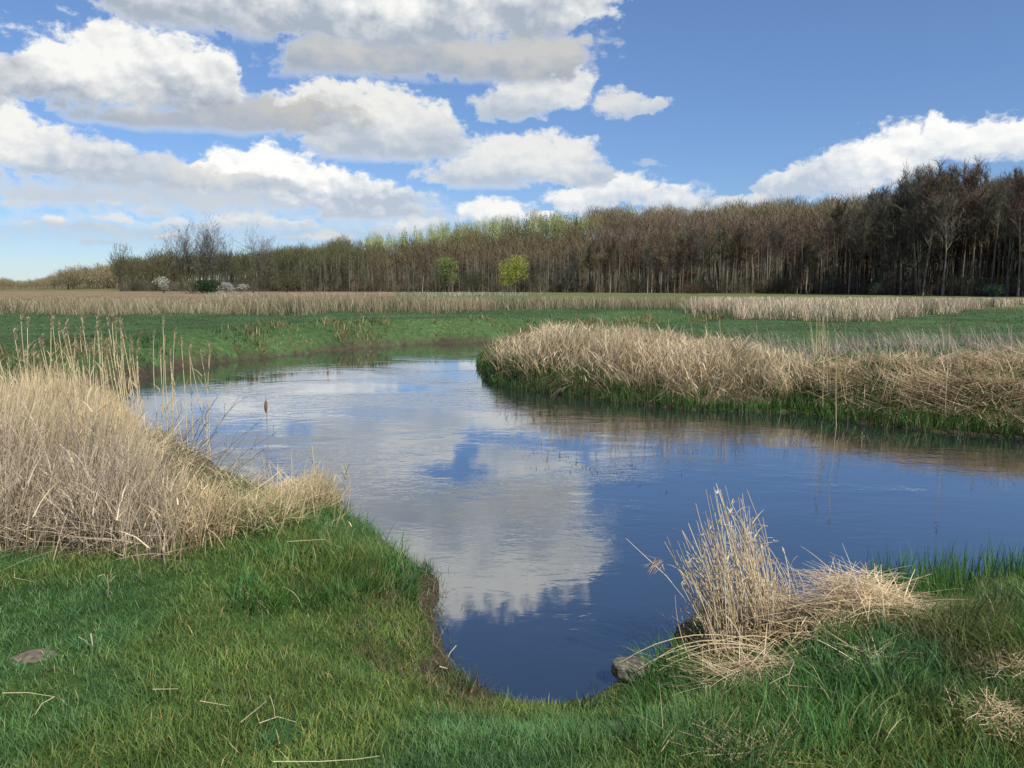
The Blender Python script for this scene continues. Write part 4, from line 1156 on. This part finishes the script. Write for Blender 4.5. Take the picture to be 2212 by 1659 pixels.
LBL = 'thin dry reed stalk with a feathery plume rising above the left reed bed'
for bx, tx_, ty_ in ((30, 48, 690), (62, 55, 672), (92, 85, 735), (88, 104, 690), (118, 116, 684), (122, 120, 700), (150, 146, 690), (152, 150, 722), (190, 172, 684), (215, 208, 688), (225, 210, 715),
                     (250, 232, 678), (262, 235, 685), (258, 252, 690), (285, 266, 690), (275, 268, 705), (325, 345, 690), (328, 326, 718), (345, 357, 728), (350, 378, 712), (388, 385, 730), (400, 404, 745),
                     (430, 455, 748), (440, 404, 757), (432, 440, 760), (300, 292, 740), (240, 262, 735), (20, 4, 780), (180, 196, 745), (205, 228, 752)):
    D = random.uniform(8.2, 10.2) if bx < 300 else random.uniform(10.2, 11.0)
    reed_stalk(bx, 0, tx_, ty_, D, LBL, 'plumed stalks above the left reed bed')
for bx, tx_, ty_ in ((1190, 1170, 690), (1225, 1182, 676), (1235, 1210, 690), (1270, 1245, 676), (1300, 1290, 674), (1330, 1325, 690), (1405, 1408, 668), (1450, 1448, 672), (1530, 1524, 670), (1560, 1552, 682),
                     (1640, 1636, 690), (1790, 1780, 690), (1800, 1792, 700), (1822, 1815, 705), (1500, 1490, 690), (2060, 2052, 690), (1370, 1366, 680)):
    reed_stalk(bx, 0, tx_, ty_, random.uniform(16, 19) if bx < 1700 else random.uniform(13, 15), 'dark-tipped reed stalk rising above the reeds of the river point', 'dark-tipped stalks on the river point', pc=(.16, .12, .09))
for i in range(34):
    bx = random.uniform(5, 400); tx_ = bx + random.uniform(-25, 20); ty_ = np.interp(bx, [0, 250, 400], [735, 725, 765]) + random.uniform(-20, 45)
    reed_stalk(bx, 0, tx_, ty_, random.uniform(8.0, 10.2) if bx < 300 else random.uniform(10.2, 11.0), LBL, 'plumed stalks above the left reed bed')
# bare upright water stalks
for bx, ty_, D in ((556, 975, 7.9), (622, 965, 7.9), (667, 960, 8.3), (735, 1000, 7.3), (596, 985, 7.8)):
    reed_stalk(bx, 0, bx + random.uniform(-3, 20), ty_, D, 'thin pale leafless stalk standing beside the bulrush', 'pale stalks beside the bulrush', plume=False)

def cattail():
    D = 7.6; d0 = ray(560, 640.); a = math.atan2(d0[0], d0[1]); x, y = D * math.sin(a), D * math.cos(a)
    z = float(land(np.array([x]), np.array([y]))[0]); base = np.array([x, y, z])
    dt = ray(574, 856); t = y / dt[1]; tip = np.array([dt[0] * t, y, CAM_H + dt[2] * t]) - base
    root = empty('bulrush', tuple(base)); tag(root, 'single brown ragged bulrush head on a straight stalk over the water', 'bulrush')
    A = Acc(); s = np.linspace(0, 1, 6)[:, None]; tubes(A, [tip * s + np.array([.01, 0, 0]) * np.sin(s * 3)], [np.linspace(.006, .003, 6)], (.33, .26, .17), 5); A.build('stalk', MAT_STRAW, root)
    B = Acc(); L = np.linalg.norm(tip); u = tip / L
    q = np.array([.0, .25, .5, .75, 1.0]); tubes(B, [np.array([tip - u * .16 + u * .13 * k for k in q])], [np.array([.004, .014, .016, .012, .003])], (.20, .11, .06), 7)
    n = 60; uu = RNG.random(n)
    ribbons(B, tip - u * (.16 - .12 * uu[:, None]), RNG.uniform(.01, .03, n), .006, RNG.uniform(0, 6.28, n), RNG.uniform(.8, 2.0, n), 0., np.array([.30, .17, .09]) * RNG.uniform(.7, 1.4, (n, 1)), 2, .3)
    B.build('seed_head', MAT_STRAW, root)
cattail()
def dry_weed(bx, by_D, tx_, ty_, k):
    d0 = ray(bx, 640.); a = math.atan2(d0[0], d0[1]); x, y = by_D * math.sin(a), by_D * math.cos(a)
    z = float(land(np.array([x]), np.array([y]))[0]); base = np.array([x, y, max(z, 0)])
    dt = ray(tx_, ty_); t = y / dt[1]; tip = np.array([dt[0] * t, y, CAM_H + dt[2] * t]) - base
    root = empty('dry_weed', tuple(base)); tag(root, 'thin dark branching weed stem leaning over the water beside the left reeds', 'weed', 'dark weed stems beside the left reeds')
    rs = np.random.default_rng(k); A = Acc(); s = np.linspace(0, 1, 6)[:, None]
    p = tip * s + np.array([-.05, 0, .03]) * np.sin(s * math.pi); paths = [p]; rad = [np.linspace(.0035, .0016, 6)]
    for j in range(5):
        i = rs.integers(2, 5); q = p[i] + (p[i + 1] - p[i]) * rs.random() if i < 5 else p[i]
        e = q + np.array([rs.uniform(-.02, .14), rs.normal(0, .05), rs.uniform(.04, .16)]); paths.append(np.array([q, (q + e) / 2 + np.array([0, 0, .01]), e])); rad.append(np.array([.0016, .0013, .001]))
    tubes(A, paths, rad, (.20, .155, .11), 4); A.build('stem', MAT_STRAW, root)
    B = Acc(); n = 24; ends = np.array([q[-1] for q in paths] + [q[1] for q in paths])[rs.integers(0, 12, n)]
    ribbons(B, ends + rs.normal(0, .008, (n, 3)), .014, .008, rs.uniform(0, 6.28, n), rs.uniform(.2, 2.5, n), 0., (.17, .13, .10), 2, .5); B.build('seed_heads', MAT_STRAW, root)
for k, (bx, tx_, ty_) in enumerate(((350, 395, 880), (362, 430, 905), (380, 470, 858), (392, 470, 930), (410, 508, 872), (430, 545, 925), (445, 520, 960), (460, 590, 940), (372, 405, 940), (400, 445, 915), (480, 560, 985), (420, 478, 985))):
    dry_weed(bx, random.uniform(8.0, 8.8), tx_, ty_, k)

# ------------------------------------------------------------------ foreground dry reed clump
def clump():
    bx0, bx1 = 1490, 1700
    base_c = gp(1590, 1375, .22); B0 = np.array([base_c[0], base_c[1], 0.15])
    root = empty('reed_clump', tuple(B0)); tag(root, 'upright bleached clump of dry reeds at the water edge in the foreground', 'reeds')
    y0 = B0[1]
    def wpt(x, y, yy=y0):
        d = ray(x, y); t = yy / d[1]; return np.array([d[0] * t, yy, CAM_H + d[2] * t])
    A = Acc(); Lf = Acc(); rs = np.random.default_rng(9)
    tops = [(1480, 1150, .9), (1505, 1100, .5), (1540, 1060, .5), (1560, 1050, .4), (1575, 1090, .6), (1600, 1080, .4), (1610, 1070, .3), (1500, 1180, 1.2), (1525, 1130, .9), (1560, 1130, .9),
            (1590, 1160, .9), (1620, 1130, .5), (1640, 1150, .5), (1650, 1190, .8), (1665, 1220, .7), (1690, 1200, .35), (1455, 1160, .4), (1470, 1200, .6), (1680, 1250, .5), (1540, 1200, 1.4), (1580, 1230, 1.4), (1620, 1220, 1.2), (1655, 1215, 1.2), (1670, 1260, 1.2), (1700, 1290, .8), (1698, 1205, .5), (1640, 1110, .4)]
    wts = np.array([t[2] for t in tops]); wts /= wts.sum()
    paths, rad, cols = [], [], []
    for i in range(390):
        if i < 75:          # the stems that make the outline
            tx, ty, _ = tops[i % 25]; tx += rs.normal(0, 9); ty += rs.normal(4, 9) - 8
        else:
            tx, ty, _ = tops[rs.choice(len(tops), p=wts)]
            tx += rs.normal(0, 14); ty += abs(rs.normal(0, 80)) + rs.normal(0, 6)
        ty = min(ty, 1330)
        yy = y0 + rs.uniform(-.16, .26)
        bx = np.interp(tx, [1440, 1700], [bx0 + 25, bx1 - 5]) + rs.normal(8, 26); bx = float(np.clip(bx, bx0 - 8, bx1 + 8))
        b = wpt(bx, 1385 + rs.uniform(-18, 8), yy); g = float(land(np.array([b[0]]), np.array([b[1]]))[0]); b[2] = max(g, -.03)
        t = wpt(tx, ty, yy + rs.normal(0, .08))
        k = 6; s = np.linspace(0, 1, k)[:, None]
        side = np.array([rs.normal(.02, .03), rs.normal(0, .03), 0])
        p = b * (1 - s) + t * s + side * np.sin(s * math.pi)
        if rs.random() < .26:   # broken tip
            p[-1] = p[-2] + np.array([rs.normal(0, .05), rs.normal(0, .03), rs.uniform(-.04, .02)])
        c = np.array([(.62, .52, .36), (.55, .44, .28), (.70, .62, .48)][rs.integers(3)]) * rs.uniform(.8, 1.12)
        tubes(A, [p - B0], [np.linspace(.0032, .0017, k) * rs.uniform(.7, 1.25)], c, 4)
        if rs.random() < .55:
            q = p[rs.integers(2, k)] - B0
            ribbons(Lf, q[None], rs.uniform(.04, .13), rs.uniform(.004, .009), rs.uniform(0, 6.28), rs.uniform(.3, 1.2), rs.uniform(.2, 1.6), c, 3, .2)
        if i % 9 == 0:      # remains of plumes
            n = 9; ribbons(Lf, np.repeat((p[-1] - B0)[None], n, 0), rs.uniform(.012, .04, n), .006, rs.normal(1.5, 1, n), rs.uniform(.3, 1.3, n), rs.uniform(0, 1, n), (.62, .54, .42), 2, .3)
    n = 420; bb = gp(RNG.uniform(bx0 - 5, bx1 + 5, n), RNG.uniform(1372, 1402, n), .2)
    zz = np.maximum(land(bb[:, 0], bb[:, 1]), -.02)
    ribbons(Lf, np.stack([bb[:, 0], bb[:, 1], zz], -1) - B0, rs.uniform(.08, .30, n), .005, rs.uniform(0, 6.28, n), rs.uniform(.1, 1.3, n), rs.uniform(0, 1.2, n), np.array([.26, .20, .125]) * rs.uniform(.5, 1.5, (n, 1)), 3, .3)
    A.build('stems', MAT_STRAW, root); Lf.build('dry_leaves', MAT_STRAW, root)

    # leaning stalk over the water with a hanging plume
    r2 = empty('reed_stalk', tuple(wpt(1560, 1385))); o = np.array(r2.location)
    tag(r2, 'long bleached stalk leaning far left out of the foreground clump', 'reed')
    S = Acc(); p = np.array([wpt(1560, 1385), wpt(1500, 1320, y0 - .05), wpt(1440, 1245, y0 - .08), wpt(1352, 1163, y0 - .1)]) - o
    tubes(S, [p], [np.array([.003, .003, .0025, .0012])], (.62, .56, .46), 4); S.build('stem', MAT_STRAW, r2)
    S = Acc(); n = 50; q = wpt(1425, 1215, y0 - .08) - o; ribbons(S, q + RNG.normal(0, .015, (n, 3)), RNG.uniform(.04, .11, n), .005, RNG.normal(-1.5, .6, n), RNG.uniform(1.6, 2.7, n), RNG.uniform(0, .5, n), (.42, .35, .28), 3, .2)
    S.build('plume', MAT_STRAW, r2)
    # arching broken reeds towards the stone
    for k, (sx, sy, mx_, my_, ex, ey) in enumerate(((1680, 1400, 1500, 1372, 1340, 1432), (1660, 1405, 1510, 1385, 1400, 1440), (1690, 1410, 1520, 1392, 1380, 1445), (1700, 1420, 1560, 1400, 1420, 1450), (1690, 1395, 1600, 1375, 1440, 1425))):
        yy = y0 - .18 - .04 * k
        a, m, e = wpt(sx, sy, yy), wpt(mx_, my_, yy), wpt(ex, ey, yy)
        s = np.linspace(0, 1, 9)[:, None]; p = a * (1 - s) ** 2 + (2 * m - (a + e) / 2) * 2 * s * (1 - s) + e * s * s
        r3 = empty('bent_reed', tuple(a)); S = Acc(); tubes(S, [p - a], [np.linspace(.0035, .002, 9)], (.60, .50, .32), 4)
        S.build('stem', MAT_STRAW, r3)
        tag(r3, 'pale reed stalk arching over from the foreground clump towards the stone', 'reed', 'arching reed stalks beside the stone')
clump()

def heap(name, cx, cy, wx, wy, hz, n, label, cols, z0=.3, dirn=0.0, Ls=(.12, .36)):
    """a heap of broken straw; cx.. are frame units at ground height z0"""
    c = gp(cx, cy, z0); D = math.hypot(*c); a = wx / FV * D / 2; b = wy
    g0 = float(land(np.array([c[0]]), np.array([c[1]]))[0])
    root = empty(name, (c[0], c[1], g0)); tag(root, label, 'straw heap')
    q = RNG.normal(0, .5, (n, 2)); q = q[(q ** 2).sum(1) < 1.2]; n = len(q)
    X = c[0] + q[:, 0] * a; Y = c[1] + q[:, 1] * b; Z = land(X, Y)
    r = np.exp(-(q ** 2).sum(1) * 2.0) * hz * RNG.uniform(.3, 1.0, n)
    P = np.stack([X, Y, np.maximum(Z, 0) + r + .02], -1) - np.array([c[0], c[1], g0])
    A = Acc(); ribbons(A, P, RNG.uniform(*Ls, n), RNG.uniform(.003, .006, n), dirn + RNG.normal(0, 1.3, n) + (RNG.random(n) < .5) * math.pi, RNG.normal(1.42, .16, n), RNG.uniform(.0, .55, n), colmix(n, cols, [1] * len(cols), .2), 4, .4)
    A.build('straw', MAT_STRAW, root)
HC = [(.62, .50, .32), (.52, .40, .25), (.68, .58, .40), (.45, .33, .20)]
heap('straw_heap', 1825, 1372, 340, .34, .26, 2000, 'big mound of flattened straw right of the upright foreground clump', HC, .3, 1.4)
heap('straw_heap', 1620, 1432, 230, .18, .12, 420, 'smaller tangle of bent straw in front of the foreground clump', HC, .4, 1.5)
heap('straw_heap', 2150, 1570, 150, .16, .05, 300, 'small ragged straw tuft at the right edge of the lawn', HC, .5, 1.2, (.04, .15))
heap('straw_heap', 2180, 1465, 120, .18, .06, 160, 'wispy dead grass tuft high on the right edge of the lawn', HC, .5, 1.2, (.05, .18))
heap('straw_heap', 1640, 1625, 260, .12, .04, 200, 'thin scatter of straw low in the right foreground grass', HC, .5, 1.2, (.06, .2))
heap('straw_heap', 1870, 1450, 90, .15, .07, 110, 'sparse straw wisps between the mound and the lawn grass', HC, .45, 1.2, (.08, .22))

# ------------------------------------------------------------------ stone at the water edge
def stone():
    import bmesh
    bm = bmesh.new(); bmesh.ops.create_icosphere(bm, subdivisions=5, radius=1.0)
    c = gp(1363, 1450, .08)
    for v in bm.verts:
        p = v.co
        n1 = fbm(np.array([p.x * 1.3 + 5]), np.array([p.y * 1.3 + p.z * .9 + 3]), 3)[0] - .5
        n2 = fbm(np.array([p.x * 6 + 5 + p.z * 3]), np.array([p.y * 6 + 3 - p.z * 2]), 3)[0] - .5
        p *= 1 + .45 * n1 + .10 * n2
        if p.z > .45: p.z = .45 + (p.z - .45) * .4
    for v in bm.verts:
        v.co = Vector((v.co.x * .108, v.co.y * .085, v.co.z * .09))
    me = bpy.data.meshes.new('stone'); bm.to_mesh(me); bm.free()
    me.polygons.foreach_set('use_smooth', np.ones(len(me.polygons), bool))
    m, N, L, out = mat_new('lichen_stone')
    geo = N.new('ShaderNodeTexCoord'); nz = N.new('ShaderNodeTexNoise'); nz.inputs['Scale'].default_value = 30; nz.inputs['Detail'].default_value = 8
    L.new(geo.outputs['Object'], nz.inputs['Vector'])
    cr = N.new('ShaderNodeValToRGB'); cr.color_ramp.elements[0].position = .32; cr.color_ramp.elements[0].color = (.04, .036, .03, 1); cr.color_ramp.elements[1].position = .68; cr.color_ramp.elements[1].color = (.20, .18, .145, 1)
    L.new(nz.outputs[0], cr.inputs[0])
    b = N.new('ShaderNodeBsdfPrincipled'); b.inputs['Roughness'].default_value = .85; L.new(cr.outputs[0], b.inputs['Base Color'])
    bp = N.new('ShaderNodeBump'); bp.inputs['Distance'].default_value = .008; L.new(nz.outputs[0], bp.inputs['Height']); L.new(bp.outputs[0], b.inputs['Normal']); L.new(b.outputs[0], out.inputs[0])
    me.materials.append(m)
    o = bpy.data.objects.new('stone', me); C.objects.link(o); o.location = (c[0], c[1], .09)
    tag(o, 'rounded grey stone at the water edge in the foreground', 'stone')
stone()

# ------------------------------------------------------------------ small tufts in the water, weeds, straws on the lawn
def tuft(name, xv, yv, n, L, colr, label, w=.004, cat='plant', spread=.03, z=0.0, lean=.5, group=None):
    c = gp(xv, yv, z); g = float(land(np.array([c[0]]), np.array([c[1]]))[0]); zz = max(g, -.03) if z == 0 else g
    A = Acc(); P = np.stack([RNG.normal(0, spread, n), RNG.normal(0, spread, n), np.zeros(n)], -1)
    ribbons(A, P, RNG.uniform(L * .5, L, n), w, RNG.uniform(0, 6.28, n), np.abs(RNG.normal(lean, .3, n)), RNG.uniform(.2, 1.2, n), np.array(colr) * RNG.uniform(.7, 1.25, (n, 1)), 4, .1)
    o = A.build(name, MAT_GRASS); o.location = (c[0], c[1], zz)
    tag(o, label, cat, group)
tuft('water_tuft', 1002, 1308, 46, .085, (.07, .14, .04), 'little green grass tuft standing alone in the water')
tuft('water_tuft', 958, 1238, 12, .14, (.03, .035, .025), 'dark spiky sprig standing in the water beside the left shore')
tuft('shore_tuft', 925, 1240, 60, .13, (.035, .05, .025), 'dark grass tuft hanging over the left shore')
tuft('shore_tuft', 940, 1330, 50, .10, (.05, .10, .03), 'green tuft on the muddy edge of the cove')
tuft('shore_tuft', 1290, 1478, 40, .08, (.04, .06, .03), 'small dark tuft left of the stone')
tuft('shore_tuft', 745, 1090, 26, .20, (.06, .06, .035), 'dark sparse blades at the tip of the left reed bed')
tuft('leafy_sprout', 1720, 1640, 40, .16, (.09, .20, .06), 'broad-bladed light green sprout in the lower right grass', w=.008, z=.5)
tuft('leafy_sprout', 1440, 1650, 30, .10, (.10, .21, .07), 'small light green sprout low in the middle of the lawn', w=.006, z=.5)
tuft('leafy_sprout', 600, 1600, 60, .13, (.04, .15, .06), 'deep green broad tuft beside the crossed straws', w=.005, z=.5)
tuft('leafy_sprout', 1660, 1470, 70, .18, (.045, .16, .04), 'lush dark green tuft in front of the straw tangle', w=.005, z=.45, spread=.06)

for i in range(46):       # weeds breaking the surface in mid river
    xv = float(RNG.choice([RNG.uniform(1125, 1200), RNG.uniform(1215, 1310), RNG.uniform(1320, 1380), RNG.uniform(1430, 1600)], p=[.25, .4, .25, .1])); yv = 980 + (xv - 1125) * .16 + RNG.uniform(-12, 34)
    tuft('water_weed', xv, yv, int(RNG.integers(3, 7)), .07, (.018, .02, .02), 'tiny dark weed tip breaking the surface in mid river', w=.010, cat='weed', spread=.03, lean=.4, group='weed tips in mid river')

def straw(pts, label, group=None, w=.0021, name='straw', z=.06):
    P = []
    for (x, y) in pts:
        c = gp(x, y, .55); g = float(land(np.array([c[0]]), np.array([c[1]]))[0]); c = gp(x, y, g + z); P.append((c[0], c[1], g + z))
    P = np.array(P); o0 = P[0].copy(); A = Acc(); tubes(A, [P - o0], [np.linspace(w, w * .5, len(P))], (.50, .46, .30), 4)
    o = A.build(name, MAT_STRAW); o.location = tuple(o0); tag(o, label, 'straw', group)
straw([(5, 1497), (60, 1496), (118, 1505)], 'long pale straw lying at the left edge of the lawn')
straw([(118, 1505), (90, 1520), (75, 1545)], 'thin bent straw hanging off the long straw at the left edge')
straw([(330, 1489), (385, 1488)], 'short straight straw left of centre on the lawn')
straw([(432, 1514), (495, 1525)], 'short slanting straw above the crossed straws')
straw([(583, 1502), (592, 1530), (594, 1552)], 'upright white straw in the crossed group', z=.10)
straw([(560, 1562), (600, 1548), (640, 1560)], 'straw lying across the upright white one')
straw([(497, 1606), (515, 1625)], 'short white straw left of the deep green tuft')
straw([(520, 1560), (575, 1515)], 'thin straw slanting towards the upright white one')
straw([(590, 1645), (690, 1645), (770, 1640), (820, 1633)], 'longest straw lying at the bottom of the lawn')
straw([(232, 1242), (234, 1265), (233, 1290)], 'upright forked straw below the left reed bed', z=.12)
straw([(212, 1245), (225, 1240), (234, 1262)], 'hooked left arm of the forked straw below the reeds', z=.14)
straw([(248, 1244), (236, 1258)], 'short right arm of the forked straw below the reeds', z=.12)
straw([(196, 1370), (200, 1395)], 'stubby white straw on the left lawn', z=.09, w=.005)
straw([(170, 1376), (185, 1384), (196, 1396)], 'bent straw leaning on the stubby white one')
straw([(985, 1395), (972, 1410), (968, 1420)], 'white curved straw at the cove waterline', w=.004, z=.02)
straw([(950, 1440), (966, 1444)], 'tiny white straw on the cove mud', w=.004, z=.02)
straw([(1700, 1480), (1760, 1485), (1820, 1500), (1850, 1530)], 'long arching straw in the right foreground grass', z=.1)
straw([(1715, 1430), (1705, 1455), (1660, 1478)], 'forked straw hanging below the straw tangle', z=.1)
straw([(1520, 1632), (1560, 1630), (1620, 1626)], 'pale flat straw low in the right grass')
straw([(620, 1170), (700, 1165), (740, 1185)], 'long arching blade over the lush left bank', z=.16)
straw([(30, 1248), (70, 1256)], 'short straw just under the grey reeds')

# bare soil patch
def molehill():
    c = gp(72, 1425, .5); X0 = c
    n = 24; u = np.linspace(0, 1, 9); an = np.linspace(0, 2 * math.pi, n, endpoint=False); R = .085
    g0 = float(land(np.array([c[0]]), np.array([c[1]]))[0])
    xx = c[0] + R * 1.25 * u[:, None] * np.cos(an); yy = c[1] + R * u[:, None] * np.sin(an)
    zz = land(xx.ravel(), yy.ravel()).reshape(xx.shape) + .028 * (1 - u[:, None] ** 2) - .003 + (fbm(xx * 40, yy * 40, 3) - .5) * .02
    i = np.arange(8)[:, None]; j = np.arange(n)[None, :]; jn = (j + 1) % n
    F = np.stack([i * n + j, (i + 1) * n + j, (i + 1) * n + jn, i * n + jn], -1).reshape(-1, 4)
    o = mesh_from('soil_heap', np.stack([xx - c[0], yy - c[1], zz - g0], -1), F, np.ones((9 * n, 3)) * np.array([.10, .085, .07]), MAT_GROUND, smooth=True)
    o.location = (c[0], c[1], g0); tag(o, 'small bare patch of grey-brown soil in the left lawn', 'soil heap')
molehill()
